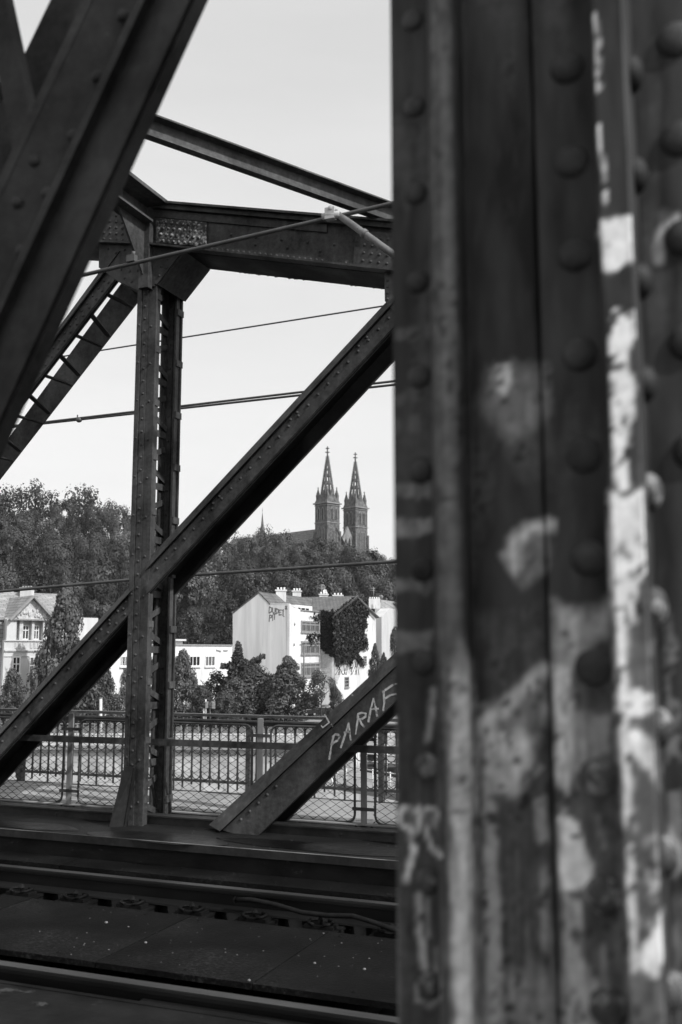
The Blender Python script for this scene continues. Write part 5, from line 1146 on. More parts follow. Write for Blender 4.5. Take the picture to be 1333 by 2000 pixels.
# ================================================================ church
def zD(py, D): return atD(CX, py, D).z
ch = thing('church', 'dark neo-Gothic church with twin openwork spires on top of the wooded hill', 'church', Vector((atD(655, 1090, 455).x, atD(655, 1090, 455).y, 26)))
uL, uR = (-RT + FH).normalized(), (RT + FH).normalized(); Zv = Vector((0, 0, 1))
def tower(px, D, half_px, yc, ys, ypin, ysp, yap, ycr):
    cor = atD(px, 1272, D); k = D / 1944.0; Wd = half_px * k * math.sqrt(2); zc, zs_, zp, zsp, zap, zcr = (atD(px, y, D).z for y in (yc, ys, ypin, ysp, yap, ycr))
    base = Vector((cor.x, cor.y, 0)); cen = base + (uL + uR) * Wd / 2
    def P3_(a, b2, z): q = base + uL * a + uR * b2; return Vector((q.x, q.y, z))
    mb = MB(); mb.prism([P3_(0, 0, 24), P3_(Wd, 0, 24), P3_(Wd, Wd, 24), P3_(0, Wd, 24)], (0, 0, zc - 24)); e = 0.35
    for q in ((0, 0), (Wd, 0), (Wd, Wd), (0, Wd)):                       # corner buttresses
        for dx, dy in ((0, 0),): mb.prism([P3_(q[0] + a * .55, q[1] + b2 * .55, 24) for a, b2 in ((-1, -1), (1, -1), (1, 1), (-1, 1))], (0, 0, zs_ - 24 - 3.5))
    to = mb.build('tower', STONE_D, ch)
    mb = MB()
    for z, ex, hh in ((zc - .5, .75, .55), (zs_, .28, .4), (zc - 1.3, .3, .3)): mb = MB(); mb.prism([P3_(-ex, -ex, z), P3_(Wd + ex, -ex, z), P3_(Wd + ex, Wd + ex, z), P3_(-ex, Wd + ex, z)], (0, 0, hh)); mb.build('cornice', STONE_L, to)
    # lancets on the four faces
    vm, fm = MB(), MB()
    def lancet(fn, c, w_, z0, z1):
        hw = w_ / 2; pts = [(c - hw, z0), (c + hw, z0), (c + hw, z1 - w_ * .9), (c, z1), (c - hw, z1 - w_ * .9)]
        vm.prism([fn(a, z, .03) for a, z in pts], fn(0, 0, .05) - fn(0, 0, 0))
        fr = .16
        for (a, z), (a2, z2) in zip([pts[0]] + pts[4:2:-1] + [pts[2]], pts[4:2:-1] + [pts[2], pts[1]]): fm.bar(fn(a, z, .12), fn(a2, z2, .12), .3, .3)
    faces_ = [lambda a, z, o: P3_(a, -o, z), lambda a, z, o: P3_(-o, a, z), lambda a, z, o: P3_(a, Wd + o, z), lambda a, z, o: P3_(Wd + o, a, z)]
    for fn in faces_:
        vm, fm = MB(), MB()
        for c in (.36, .68): lancet(fn, c * Wd, Wd * .17, zs_ + 1.6, zc - 2.0)
        for c in (.27, .5, .73): lancet(fn, c * Wd, Wd * .11, zs_ - 10.5, zs_ - 2.0)
        vm.build('louvres', VOID, to); fm.build('window_tracery', STONE_L, to)
    # sloped parapet with gables and corner pinnacles
    mb = MB(); hw0, hw1 = Wd / 2 + .2, Wd / 2 * .74; zpar = lerp(zc, zsp, .72); dg = [(uL * a + uR * b2) for a, b2 in ((-1, -1), (1, -1), (1, 1), (-1, 1))]
    lo = [cen + d * hw0 + Zv * zc for d in dg]; hi = [cen + d * hw1 + Zv * zpar for d in dg]; n = len(mb.v); mb.v += [Vector(q) for q in lo + hi]
    for i in range(4): mb.f.append((n + i, n + (i + 1) % 4, n + 4 + (i + 1) % 4, n + 4 + i)); mb.sm.append(False)
    mb.f.append((n + 4, n + 5, n + 6, n + 7)); mb.sm.append(False)
    for d in ((uL), (uR), (-uL), (-uR)):                                   # small gables at the foot of the spire
        t = Vector((-d.y, d.x, 0)); f0 = cen + d * (hw1 * 1.08); mb.prism([f0 + t * 1.3 + Zv * (zc + .4), f0 - t * 1.3 + Zv * (zc + .4), f0 - t * 1.0 + Zv * zpar, f0 + Zv * lerp(zpar, zsp + 2.6, .8), f0 + t * 1.0 + Zv * zpar], -d * .5)
    mb.build('parapet', STONE_D, to)
    for d in dg:
        mb = MB(); c = cen + d * (Wd / 2 * .76); w0 = Wd * .085; zpb = lerp(zc, zp, .1); zpm = lerp(zc, zp, .42); t1, t2 = uL, uR
        mb.prism([c + (t1 * a + t2 * b2) * w0 + Zv * zpb for a, b2 in ((-1, -1), (1, -1), (1, 1), (-1, 1))], (0, 0, zpm - zpb)); n = len(mb.v)
        mb.v += [c + (t1 * a + t2 * b2) * w0 * 1.15 + Zv * zpm for a, b2 in ((-1, -1), (1, -1), (1, 1), (-1, 1))] + [c + Zv * zp]
        for i in range(4): mb.f.append((n + i, n + (i + 1) % 4, n + 4)); mb.sm.append(False)
        mb.obox(c + Zv * (zp - .1), t1, t2, Zv, .28, .28, .12); mb.tube([c + Zv * (zp - .3), c + Zv * (zp + .5)], .09, 5)
        for j in range(4):
            for i in range(4): q = c + dg[i] * w0 * 1.15 * (1 - (j + .5) / 4) + Zv * lerp(zpm, zp, (j + .5) / 4); mb.ball(q, .16, .16, .16, 5, 4)
        mb.build('pinnacle', STONE_D, to)
    # openwork octagonal spire
    R0 = Wd * .39; mb = MB(); ang0 = math.atan2(uR.y, uR.x) + rad(22.5); zb = zpar - .3; H = zap - zb
    def E_(i, t): a = ang0 + rad(45) * i; r_ = R0 * (1 - t) + .10; return cen + Vector((math.cos(a) * r_, math.sin(a) * r_, zb + H * t))
    rows = [(0, .06, 0), (.06, .27, 1), (.27, .33, 0), (.33, .44, 1), (.44, .50, 0), (.50, .59, 1), (.59, .62, 0), (.62, .70, 1), (.70, 1.0, 0)]
    inn = lambda q, s=.90: Vector((cen.x + (q.x - cen.x) * s, cen.y + (q.y - cen.y) * s, q.z))
    def slab(q): 
        m_ = sum(q, Vector()) / len(q); d = Vector((cen.x - m_.x, cen.y - m_.y, 0)); d = d.normalized() * min(.3, d.length * .4) if d.length > 1e-4 else Vector((0, 0, .01)); mb.prism(q, d)
    for i in range(8):
        for t0, t1, op in rows:
            a, b2, c2, d2 = E_(i, t0), E_(i + 1, t0), E_(i + 1, t1), E_(i, t1)
            if not op: slab([a, b2, c2, d2])
            else:
                f = .30
                slab([a, a.lerp(b2, f), d2.lerp(c2, f), d2]); slab([a.lerp(b2, 1 - f), b2, c2, d2.lerp(c2, 1 - f)])
        mb.tube([E_(i, 0), E_(i, .97)], [.20, .09], 5)
        for j in range(22):
            t = (j + .4) / 24.0; q = E_(i, t); o_ = Vector((q.x - cen.x, q.y - cen.y, 0)).normalized(); mb.obox(q + o_ * .22 + Zv * .08, o_, Vector((-o_.y, o_.x, 0)), Zv, .26, .11, .13)
    mb.build('spire', STONE_D, to)
    mb = MB(); t = cen + Zv * zap; cr_ = zcr - zap; dv = uR - uL; dv.normalize()
    mb.obox(t + Zv * .1, uL, uR, Zv, .75, .75, .18); mb.obox(t + Zv * (cr_ * .5), uL, uR, Zv, .2, .2, cr_ * .5); mb.obox(t + Zv * (cr_ * .66), dv, uL + uR, Zv, .85, .18, .2)
    mb.ball(t + Zv * (-.6), .45, .45, .3, 6, 5); mb.build('finial_cross', STONE_D, to)
    return P3_, Wd, zs_
tA = tower(639, 450, 24.5, 980, 1020, 949, 957, 879, 867)
tB = tower(695.5, 464, 23.8, 989, 1029, 958, 966, 890, 879)
# gable between the towers, nave and roof
PA_ = Plane(atD(655, 1272, 457), uR); mb = MB(); ga = PA_.pt(680, 1028); mb.prism([PA_.at(662, 24), PA_.at(700, 24), PA_.pt(698, 1072), ga, PA_.pt(664, 1066)], -PA_.n * 1.2); gb_ = mb.build('front_gable', STONE_L, ch)
mb = MB()
for c in (676, 683, 690): mb.prism([PA_.pt(c - 1.6, 1075, .03), PA_.pt(c + 1.6, 1075, .03), PA_.pt(c + 1.6, 1056, .03), PA_.pt(c, 1050, .03), PA_.pt(c - 1.6, 1056, .03)], PA_.n * .1)
mb.build('gable_windows', VOID, gb_)
rg0 = atD(616, 1035, 463); rg1 = rg0 + uL * 62; zr = rg0.z; rgf = rg0 - uL * 14
mb = MB()
for sgn in (-1, 1): mb.prism([rgf, rg1, rg1 + uR * 7.5 * sgn - Zv * 9, rgf + uR * 7.5 * sgn - Zv * 9], (0, 0, .3))
planar_uv(mb.build('nave_roof', ROOF_C, ch))
mb = MB(); q = [rgf + uR * 7 - Zv * 9, rgf - uR * 7 - Zv * 9, rg1 - uR * 7 - Zv * 9, rg1 + uR * 7 - Zv * 9]; mb.prism([Vector((p.x, p.y, 24)) for p in q], (0, 0, zr - 9 - 24)); mb.build('nave', STONE_D, ch)
for k in range(3): pass
mb = MB(); f0 = atD(513, 1035, 492); f1 = atD(513, 1001, 492); n = len(mb.v); 
mb.tube([Vector((f0.x, f0.y, 40)), f0, f0.lerp(f1, .12), f1], [1.3, 1.2, .85, .08], 8, sm=False); mb.tube([f1, f1 + Zv * 2.6], .07, 5); mb.ball(f1 + Zv * 1.2, .25, .25, .25, 6, 5); mb.build('ridge_turret', STONE_D, ch)

# ================================================================ vegetation
def crown_mesh(name, kind, n_leaf, size, seed, blobs=26):
    r_ = random.Random(seed); mb = MB(); cen = []
    if kind == 'cone':
        for k in range(blobs * 2):
            z = r_.random() ** 0.9; rr = (0.5 * (1 - z) ** 0.75 * (0.55 + 0.45 * min(1, z / .12))) * r_.uniform(.55, 1.0); a = r_.uniform(0, 6.28); cen.append((Vector((math.cos(a) * rr, math.sin(a) * rr, .06 + .90 * z)), .13 * (1 - z * .6) * r_.uniform(.8, 1.3)))
    elif kind == 'bush':
        for k in range(blobs):
            a = r_.uniform(0, 6.28); z = r_.random(); rr = (.42 * (1 - max(0, z - .35) / .65) ** .6) * r_.uniform(.5, 1.0); cen.append((Vector((math.cos(a) * rr, math.sin(a) * rr, .05 + .85 * z)), r_.uniform(.09, .15)))
    elif kind == 'dome':
        for k in range(blobs):
            a = r_.uniform(0, 6.28); e_ = r_.uniform(-.25, 1.0); rr = math.sqrt(max(0, 1 - e_ * e_)) * r_.uniform(.75, 1.0); cen.append((Vector((math.cos(a) * rr * .36, math.sin(a) * rr * .36, .50 + e_ * .34)), r_.uniform(.13, .21)))
    else:
        for k in range(blobs):
            while True:
                p = Vector((r_.uniform(-1, 1), r_.uniform(-1, 1), r_.uniform(-1, 1)))
                if .25 < p.length < 1: break
            sq = 1.0 if p.z > 0 else .8
            cen.append((Vector((p.x * .38 * sq, p.y * .38 * sq, .58 + p.z * .32)), r_.uniform(.10, .19)))
    per = n_leaf // len(cen)
    for c, rr in cen:
        for k in range(per):
            d = Vector((r_.gauss(0, 1), r_.gauss(0, 1), r_.gauss(0, 1))).normalized(); q = c + d * rr * (r_.random() ** .35) * Vector((1, 1, .8)).length / 1.62
            od = (q - Vector((0, 0, .5))).normalized() * 1.2 if kind == 'dome' else Vector((0, 0, .2))
            if kind == 'dome' and d.dot(c - Vector((0, 0, .5))) < -.02: continue
            leaf(mb, q, size * r_.uniform(.6, 1.35), r_, (d * 2.4 + od * 1.3 if kind == 'dome' else d * 1.6 + od) + Vector((0, 0, .25)))
    me = bpy.data.meshes.new(name); me.from_pydata([tuple(v) for v in mb.v], [], mb.f); me.update(); return me
def trunk_mesh(name, seed, conif=False):
    r_ = random.Random(seed); mb = MB(); mb.tube([(0, 0, -.03), (.004, 0, .2), (.01, .008, .45), (0, 0, .8)], [.028, .022, .016, .005], 7)
    for k in range(7):
        a = r_.uniform(0, 6.28); z = r_.uniform(.22, .6); L = r_.uniform(.15, .34) * (.6 if conif else 1); mb.tube([(0, 0, z), (math.cos(a) * L * .5, math.sin(a) * L * .5, z + .10), (math.cos(a) * L, math.sin(a) * L, z + .2)], [.012, .008, .003], 5)
    me = bpy.data.meshes.new(name); me.from_pydata([tuple(v) for v in mb.v], [], mb.f); me.update(); return me
def mk(me, m_):
    me.materials.append(m_); return me
CR = [mk(crown_mesh('crown', 'dome', 6000, .024, 20 + k, 15 + 2 * k), LEAF) for k in range(5)] + [mk(crown_mesh('crown', 'round', 2000, .024, 40 + k, 26), LEAF) for k in range(2)]
CRD = [mk(crown_mesh('crown', 'bush', 4000, .024, 60 + k, 44), LEAF_D) for k in range(2)]
CRP = [mk(crown_mesh('crown', 'round', 2400, .026, 70 + k, 30), LEAF_P) for k in range(2)]
CRS = [mk(crown_mesh('crown', 'bush', 9000, .023, 80 + k, 60), LEAF_S) for k in range(3)]
CRC = [mk(crown_mesh('crown', 'cone', 13000, .0205, 90 + k, 60), LEAF_S) for k in range(3)]
TR = [mk(trunk_mesh('trunk', 5 + k), BARK) for k in range(3)]
trn = random.Random(77)
def tree(px, ytop, D, wpx, crown, label, group=None, cat='tree', name='tree', zbase=None, ybot=None, hmin=0):
    top = atD(px, ytop, D); lat = (top - CAMP).dot(RT); zb = hill_z(lat, D) if zbase is None else zbase
    H = top.z - zb
    if ybot is not None: zb = atD(px, ybot, D).z; H = top.z - zb
    Wd = wpx * D / 1944.0
    t = thing(name, label, cat, Vector((top.x, top.y, zb)), group); t.rotation_euler.z = trn.uniform(0, 6.28); t.scale = (Wd, Wd, H / .97)
    for nm, me in (('crown', crown), ('trunk', trn.choice(TR))):
        o = bpy.data.objects.new(nm, me); COL.objects.link(o); o.parent = t
    return t
A_ = CR[5:7]
RIDGE = [(-30, 955, 282, 110, CR[0]), (22, 946, 284, 92, A_[0]), (72, 936, 290, 104, A_[1]), (122, 972, 280, 70, CR[1]), (168, 944, 288, 112, A_[0]), (222, 978, 282, 74, CR[2]), (262, 988, 284, 60, A_[1]), (310, 1000, 288, 76, CR[3]), (350, 1016, 290, 60, CR[0]), (395, 1040, 292, 70, CR[1]), (432, 1052, 292, 60, CR[4]), (462, 1038, 300, 66, A_[1]), (486, 1034, 310, 50, CR[0]), (520, 1024, 318, 62, A_[0]), (552, 1036, 326, 62, CR[2]), (586, 1058, 330, 64, CR[3]), (622, 1050, 345, 76, CR[4]), (655, 1046, 350, 86, CR[0]), (690, 1062, 345, 70, CR[1]), (722, 1076, 345, 52, CR[2]), (748, 1084, 380, 44, CR[3]), (776, 1080, 390, 50, CR[0]), (810, 1086, 380, 60, CR[1])]
RL = ['leafy ridge tree at the left edge against the sky', 'airy ridge tree with sky showing through its crown near the left edge', 'tallest airy tree on the left ridge, topped in ragged sprays', 'lower ridge tree in the dip between two tall airy trees', 'broad airy ridge tree left of the lattice post', 'ridge tree just left of the lattice post', 'ridge tree touching the left side of the lattice post', 'ridge tree hidden behind the lattice post', 'ridge tree peeping out right of the lattice post above the diagonal', 'ridge tree behind the middle diagonal', 'ridge tree emerging below the middle diagonal', 'airy tree on the ridge left of the small ridge turret', 'small ridge tree beside the ridge turret of the church', 'tree just below the small ridge turret', 'dense tree in front of the church roof', 'tree at the foot of the church roof left of the near tower', 'round tree below the left church tower', 'broad rounded tree in front of both church towers', 'tree at the foot of the right church tower', 'small ridge tree right of the right church tower', 'low distant tree on the ridge before the painted pillar', 'low distant tree touching the painted pillar', 'ridge tree behind the painted pillar']
for (px, yt, D, w_, c_), lb_ in zip(RIDGE, RL): tree(px, yt, D, w_, c_, lb_, 'trees along the ridge', ybot=(yt + max(95, w_ * 1.15)))
# wooded slope
cnt = 0
ZONES = [(-30, 'beyond the left edge'), (30, 'at the left edge'), (75, 'above the villa chimney'), (120, 'above the pediment'), (165, 'above the tall conical tree'), (215, 'above the long diagonal'), (265, 'left of the lattice post'), (345, 'behind the lattice post'), (400, 'right of the lattice post'), (450, 'above the low building'), (500, 'above the gable peak'), (545, 'above the first chimney'), (590, 'above the second chimney'), (640, 'above the satellite dish'), (690, 'above the ivy wing'), (735, 'right of the ivy wing'), (775, 'touching the pillar'), (900, 'behind the pillar')]
TIER = ['topmost', 'second', 'third', 'fourth', 'fifth', 'sixth', 'seventh', 'eighth', 'lowest']; SEEN = set()
for ti, (D, y0, y1) in enumerate(((272, 1040, 1075), (255, 1052, 1090), (238, 1066, 1105), (222, 1080, 1120), (206, 1096, 1140), (192, 1112, 1165), (178, 1130, 1190), (164, 1155, 1215), (152, 1180, 1235))):
    px = -70 + trn.uniform(0, 30)
    while px < 830:
        lat = (px - CX) / 1944 * D; zb = hill_z(lat, D) - .5; H = trn.uniform(8.5, 13.0) * (1.0 if D > 170 else .85); w_ = trn.uniform(.75, 1.05) * H * 1944 / D * .82
        yt = proj(view_pt(lat, D, zb + H))[1]
        if not (330 < px < 440 and yt < 1040) and not (D > 230 and px > 420 and yt < 1062):
            c_ = trn.choice(CR[:5] + [CRD[0], CRD[1], CR[0], CR[2]]) if trn.random() > .08 else trn.choice(CRP)
            tone = 'pale' if c_ in CRP else ('dark' if c_ in CRD else 'mid grey')
            wh = [z_[1] for z_ in ZONES if px < z_[0]][0]; lb_ = tone + ' tree in the ' + TIER[ti] + ' tier up the wooded slope ' + wh; m_ = 0
            while lb_ in SEEN: lb_ = ('next ', 'further ', 'right-hand ')[m_] + tone + ' tree in the ' + TIER[ti] + ' tier up the wooded slope ' + wh; m_ += 1
            SEEN.add(lb_)
            tree(px, yt, D + trn.uniform(-5, 5), w_, c_, lb_, 'trees on the wooded slope', zbase=zb)
            cnt += 1
        px += w_ * trn.uniform(.66, .98)
src = CR[5]; nv = len(src.vertices); co = np.empty(nv * 3); src.vertices.foreach_get('co', co); co = co.reshape(-1, 3); allv = []
for D in (300, 275, 250, 225, 200, 178, 156):
    px = 850
    while px < 2300:
        lat = (px - CX) / 1944 * D; H = trn.uniform(9, 13); W = H * .8; b_ = view_pt(lat, D + trn.uniform(-6, 6), hill_z(lat, D) - .5); a = trn.uniform(0, 6.28); ca, sa = math.cos(a), math.sin(a)
        q = np.empty_like(co); q[:, 0] = (co[:, 0] * ca - co[:, 1] * sa) * W + b_.x; q[:, 1] = (co[:, 0] * sa + co[:, 1] * ca) * W + b_.y; q[:, 2] = co[:, 2] * H + b_.z; allv.append(q); px += W * 1944 / D * 1.0
allv = np.concatenate(allv); wm = bpy.data.meshes.new('distant_wood'); wm.from_pydata(allv.tolist(), [], np.arange(len(allv)).reshape(-1, 4).tolist()); wm.materials.append(LEAF)
wo_ = bpy.data.objects.new('distant_wood', wm); COL.objects.link(wo_); tag(wo_, kind='stuff')
tree(735, 1118, 185, 62, CRP[0], 'pale sunlit round tree on the slope near the painted pillar', None, ybot=1185)
tree(190, 1068, 235, 60, CRP[1], 'pale slope tree between the two tall ridge trees', None, ybot=1120)
# street trees
ST = [(130, 1148, 97, 150, CRC[0], 1420, 'tall dark conical tree in front of the villa behind the long diagonal'), (27, 1310, 92, 72, CRS[0], 1404, 'small round tree in front of the villa at the left edge'), (200, 1286, 98, 84, CRC[1], 1410, 'conical street tree left of the lattice post'), (238, 1290, 101, 66, CRC[2], 1410, 'narrow street tree touching the left side of the lattice post'),
      (358, 1272, 98, 96, CRC[2], 1412, 'conical street tree beside the right edge of the lattice post'), (424, 1306, 106, 96, CRD[0], 1408, 'darkest round street tree in front of the low building'), (498, 1300, 101, 124, CRS[1], 1412, 'broad bushy street tree below the blank gable wall'), (462, 1326, 99, 96, CRS[0], 1412, 'round bushy tree in front of the low spruce'), (526, 1316, 103, 84, CRD[1], 1410, 'dark bushy tree partly hidden between two street trees'),
      (563, 1286, 98, 134, CRC[1], 1414, 'pointed street tree at the corner of the white house'), (628, 1306, 96, 66, CR[1], 1398, 'small street tree with bare trunk in front of the ivy wing'), (657, 1345, 98, 40, CRS[0], 1400, 'low bush right of the small street tree'), (733, 1258, 112, 34, CRC[0], 1330, 'slim conical tree beside the neighbouring house'), (750, 1275, 110, 26, CRC[2], 1330, 'small conical tree against the painted pillar edge'), (545, 1346, 100, 80, CRS[0], 1412, 'low leafy bush at the foot of the pointed street tree'), (394, 1340, 96, 70, CRS[1], 1412, 'low leafy bush beside the traffic lights'), (600, 1352, 97, 56, CRS[2], 1404, 'low bush between the pointed tree and the small street tree'), (440, 1352, 95, 70, CRS[2], 1412, 'low dark bush right of the traffic lights'), (300, 1290, 100, 60, CRC[0], 1410, 'street tree hidden behind the lattice post'), (165, 1318, 100, 60, CRS[2], 1410, 'street tree behind the long diagonal at left')]
for px, yt, D, w_, c_, yb_, lb_ in ST: tree(px, yt, D, w_, c_, lb_, 'street trees along the embankment', ybot=yb_)
# spruce with long layered branches
sp_t = thing('spruce', 'pale layered conifer with one long branch reaching right in front of the gable wall', 'tree', atD(466, 1400, 105)); mb = MB(); tb = MB(); r_ = random.Random(12)
tb.tube([atD(466, 1405, 105), atD(466, 1262, 105)], [.22, .04], 7); tb.build('trunk', BARK, sp_t)
def spray(x0, y0, x1, y1, n, spread, dd=0):
    for k in range(n):
        t = r_.random() ** .8; x = lerp(x0, x1, t); y = lerp(y0, y1, t) + r_.gauss(0, spread * (1.1 - .5 * t)); leaf(mb, atD(x, y, 105 + dd + r_.gauss(0, .5)), .17 * r_.uniform(.6, 1.3), r_, Vector((0, 0, .6)))
for k in range(16):
    y = 1258 + k * 7.2; wd = 5 + k * 2.3
    for s in (-1, 1):
        for q in (-1.2, 1.0): spray(466, y, 466 + s * wd * r_.uniform(.7, 1.15), y + r_.uniform(2, 8), 130, 2.6, q * wd * .02)
spray(478, 1300, 518, 1280, 420, 3.5); spray(480, 1304, 510, 1288, 260, 4.0, .5); spray(455, 1302, 432, 1300, 260, 4)
mb.build('crown', LEAF_P, sp_t)

# ================================================================ street furniture
lp = thing('street_lamp', 'grey street lamp with a flat head in front of the white house', 'street lamp', atD(594, 1400, 100)); mb = MB(); mb.tube([atD(594, 1400, 100), atD(594, 1262, 100)], [.11, .075], 8); mb.build('pole', ARM, lp)
mb = MB(); a, b_ = atD(585.5, 1259.5, 100), atD(595.5, 1259.5, 100); mb.bar(a, b_, .22, .11); mb.build('lamp_head', ARM, lp)
lp = thing('street_lamp', 'pale lamp post seen along the right edge of the lattice post', 'street lamp', atD(337.5, 1400, 96)); mb = MB(); mb.tube([atD(337.5, 1405, 96), atD(339, 1276, 96)], [.09, .06], 8); mb.build('pole', LIGHTPOLE, lp)
mb = MB(); mb.obox(atD(338.3, 1325, 96) - FH * .1, RT, Vector((0, 0, 1)), FH, .07, .16, .06); mb.build('junction_box', ARM, lp)
lp = thing('advert_column', 'short white post in front of the street trees left of the lattice post', 'post', atD(197.5, 1450, 90)); mb = MB(); mb.tube([atD(197.5, 1450, 90), atD(197.5, 1363.5, 90)], .13, 10); mb.build('pole', LIGHTPOLE, lp); mb = MB(); mb.tube([atD(197.5, 1364, 90), atD(197.5, 1362, 90)], .16, 10); mb.build('cap', ARM, lp)
tl = thing('traffic_light', 'traffic lights on pale poles below the dark street tree', 'traffic light', atD(404, 1405, 92)); mb = MB()
for x, y in ((398.5, 1384), (402.5, 1366)): mb.tube([atD(x, 1410, 92), atD(x, y, 92)], .07, 8)
mb.build('pole', LIGHTPOLE, tl)
for x0, x1, y0, y1 in ((401.5, 407, 1370, 1383), (414, 420.5, 1370, 1384)):
    mb = MB(); A, B_ = atD(x0, y0, 92), atD(x1, y1, 92); c = (A + B_) / 2; mb.obox(c, RT, Vector((0, 0, 1)), FH, abs((B_ - A).dot(RT)) / 2, abs(A.z - B_.z) / 2, .14)
    for k in range(3): mb.tube([c + Vector((0, 0, (k - 1) * .2)) - FH * .14, c + Vector((0, 0, (k - 1) * .2)) - FH * .28], .09, 8)
    mb.build('signal_head', FRAME_D, tl)
mb = MB(); mb.tube([atD(411, 1410, 92), atD(411, 1372, 92)], .06, 8); mb.tube([atD(406, 1377, 92), atD(418, 1375, 92)], .035, 6); mb.build('arm', ARM, tl)
mb = MB(); pts = [atD(392, 1328, 97), atD(400, 1337, 97), atD(403, 1352, 97), atD(403, 1405, 97)]; mb.tube(pts[::-1], [.10, .07, .05, .04], 7)
lp = solo(mb, 'curved_lamp_post', ARM, 'thin curved lamp post in front of the dark street tree', 'street lamp')
ub = thing('parasol', 'small dark flat parasol under the street trees right of the parked car', 'parasol', atD(635, 1402, 97)); mb = MB(); mb.tube([atD(637, 1404, 97), atD(637, 1378, 97)], .05, 6); mb.build('pole', BARK, ub); mb = MB(); c = atD(636, 1380.5, 97); mb.dome(c, (0, 0, 1), .55, .22, 8, 3); mb.build('canopy', FRAME_D, ub)
tt = thing('tent', 'pale pointed tent roof between the street trees', 'tent', atD(538, 1390, 110)); mb = MB(); a, b_, c = atD(528, 1374, 110), atD(542, 1373, 110), atD(542, 1364, 110); mb.prism([a, b_, c], FH * 1.6); mb.build('canopy', PLASTER_G, tt); mb = MB(); mb.prism([a, b_, b_ - Vector((0, 0, 1.3)), a - Vector((0, 0, 1.3))], FH * 1.5); mb.build('side_wall', VILLA, tt)
# parked car
car = thing('parked_car', 'dark hatchback parked at the foot of the pointed street tree', 'car', atD(608, 1402, 95)); O_ = atD(595, 1398.5, 95); uc = dirv(12); nc = Vector((-uc.y, uc.x, 0)); L_ = 4.1 * .6
def cp(a, z, o): return O_ + uc * a + Vector((0, 0, z)) + nc * o
mb = MB(); prof_ = [(0, .25), (0, .62), (.12, .8), (.55, .92), (.95, 1.28), (1.15, 1.36), (2.0, 1.36), (2.5, 1.05), (2.95, .92), (3.3, .8), (3.4, .55), (3.4, .25)]
S_ = .52 * 1.0
mb.prism([cp(a * .36, z * .62, 0) for a, z in prof_], nc * .95); mb.build('body', CARPAINT, car)
mb = MB(); mb.prism([cp(a * .36, z * .62, -.008) for a, z in [(.7, .95), (1.0, 1.24), (1.18, 1.31), (1.95, 1.31), (2.3, 1.08), (2.3, .95)]], nc * .004); mb.build('side_window', GLASS, car)
for a in (.6, 2.7):
    mb = MB(); c = cp(a * .36, .17, -.01); mb.tube([c, c + nc * .12], .19, 14); w2 = mb.build('wheel', RUBBER, car); mb = MB(); mb.tube([c - nc * .012, c + nc * .01], .11, 10); mb.build('hubcap', CHROME, w2)
mb = MB(); mb.obox(cp(1.1 * .36, .60, -.02), uc, Vector((0, 0, 1)), nc, .25, .02, .01); mb.build('trim', CHROME, car)
for s in (.02,): mb = MB(); mb.ball(cp(-.0, .5, .2), .05, .12, .06); mb.ball(cp(0, .5, .75), .05, .12, .06); mb.build('rear_light', CHROME, car)

# ================================================================ quay with moored work boat, seen through the fence at right
DJ = 46.0; jt = thing('jetty', 'floating jetty with thin pipe railings below the walkway at right', 'jetty', atD(720, 1560, DJ)); zj = atD(720, 1566, DJ).z
def jp(px, D, z): p = atD(px, 1400, D); return Vector((p.x, p.y, z))
mb = MB(); mb.prism([jp(655, DJ + 4, zj), jp(860, DJ - 2, zj), jp(860, DJ + 3, zj), jp(640, DJ + 12, zj)], (0, 0, .3)); mb.build('platform', JETTY, jt)
mb = MB()
for k in range(12): p = jp(660 + k * 17, DJ + 3.6 - k * .5, zj + .3); mb.tube([p, p + Vector((0, 0, .95))], .03, 5)
for z in (.5, .9): mb.tube([jp(655, DJ + 3.8, zj + .3 + z), jp(860, DJ - 2.2, zj + .3 + z)], .03, 5)
mb.build('pipe_railing', FRAME_W, jt); mb = MB()
for k in range(9): p = jp(656 + k * 20, DJ + 10, zj + .3); mb.tube([p, p + Vector((0, 0, .9))], .03, 5)
for z in (.45, .85): mb.tube([jp(650, DJ + 11, zj + .3 + z), jp(860, DJ + 7, zj + .3 + z)], .035, 5)
mb.build('pipe_railing', FRAME_W, jt)
mb = MB(); mb.tube([jp(640, DJ + 3, zj + 1.4), jp(652, DJ + 2.5, zj + .35)], .06, 6); mb.build('brace', FRAME_W, jt)
bt = thing('work_boat', 'dark boxy work boat with a pale cabin roof moored below the embankment wall', 'boat', atD(730, 1560, DJ + 15)); zw = atD(730, 1546, DJ + 15).z; DB = DJ + 15
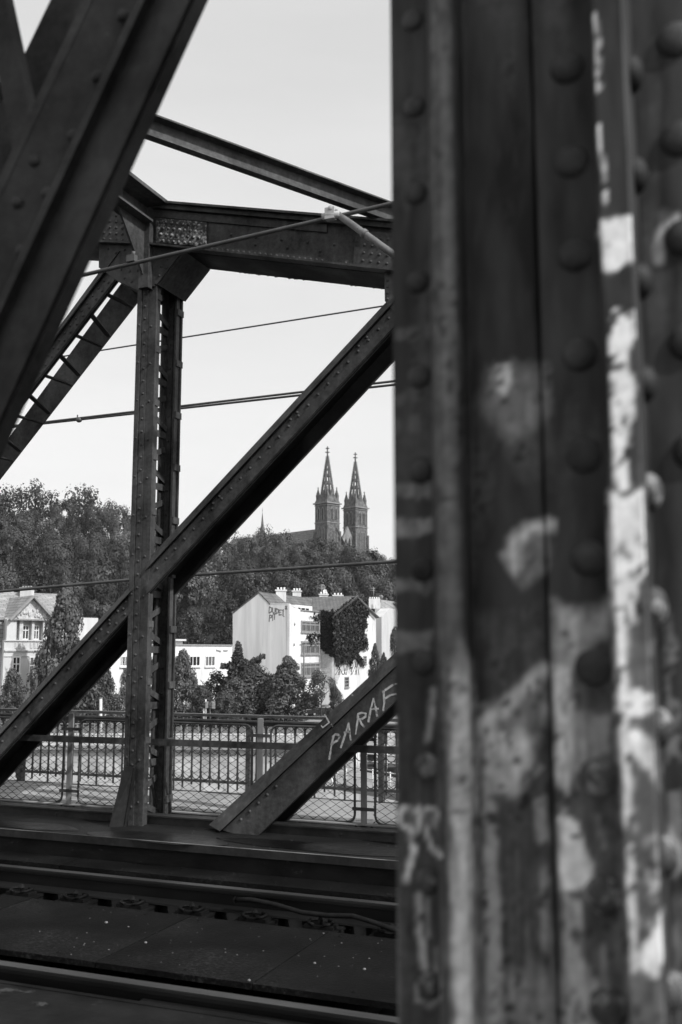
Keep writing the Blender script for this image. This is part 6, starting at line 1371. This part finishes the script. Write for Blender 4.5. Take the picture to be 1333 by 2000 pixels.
mb = MB(); mb.prism([jp(700, DB, zw), jp(800, DB - 1, zw), jp(806, DB - 1, zw + 1.6), jp(694, DB, zw + 1.3)], FH * 3); mb.build('hull', BOATD, bt)
mb = MB(); mb.prism([jp(716, DB + .8, zw + 1.6), jp(745, DB + .6, zw + 1.6), jp(743, DB + .6, zw + 2.5), jp(718, DB + .8, zw + 2.5)], FH * 1.6); cb_ = mb.build('cabin', STEEL_DARK, bt)
mb = MB(); mb.prism([jp(713, DB + .5, zw + 2.51), jp(748, DB + .3, zw + 2.51), jp(748, DB + .3, zw + 2.66), jp(713, DB + .5, zw + 2.66)], FH * 2.2); mb.build('cabin_roof', JETTY, bt)
mb = MB()
for x in (708, 727, 768): c = jp(x, DB - .1, zw + .9); mb.tube([c + (RT * math.cos(a) + Vector((0, 0, math.sin(a)))) * .38 for a in np.linspace(0, 5.8, 12)], .09, 6)
mb.build('fenders', RUBBER, bt)
mb = MB(); mb.prism([jp(749, DB + 2, zw + 2.6), jp(757, DB + 2, zw + 2.6), jp(757, DB + 2, zw + 4.0), jp(749, DB + 2, zw + 4.0)], FH * .2); mb.build('notice_board', BOATD, bt)
mp_ = thing('mooring_pole', 'pair of tall pale mooring poles beside the work boat', 'pole', atD(697, 1550, DJ + 9)); mb = MB()
for x in (696.5, 700.5): mb.tube([jp(x, DJ + 9, zj), jp(x, DJ + 9, atD(700, 1468, DJ + 9).z)], .06, 8)
mb.build('poles', LIGHTPOLE, mp_)

# ================================================================ air
if True:
    mb = MB(); c = [(-1500, -60), (1500, -60), (1500, 2750), (-1500, 2750)]
    mb.prism([view_pt(a, b_, zW - 2) for a, b_ in c], (0, 0, 140 - zW))
    HZ = bpy.data.materials.new('haze'); HZ.use_nodes = True; T = HZ.node_tree; T.nodes.remove(T.nodes['Principled BSDF'])
    pv = T.nodes.new('ShaderNodeVolumePrincipled'); pv.inputs['Density'].default_value = 0.00013; pv.inputs['Color'].default_value = g(0.95); pv.inputs['Anisotropy'].default_value = 0.3
    T.links.new(pv.outputs[0], T.nodes['Material Output'].inputs['Volume'])
    tag(mb.build('haze', HZ), kind='stuff')
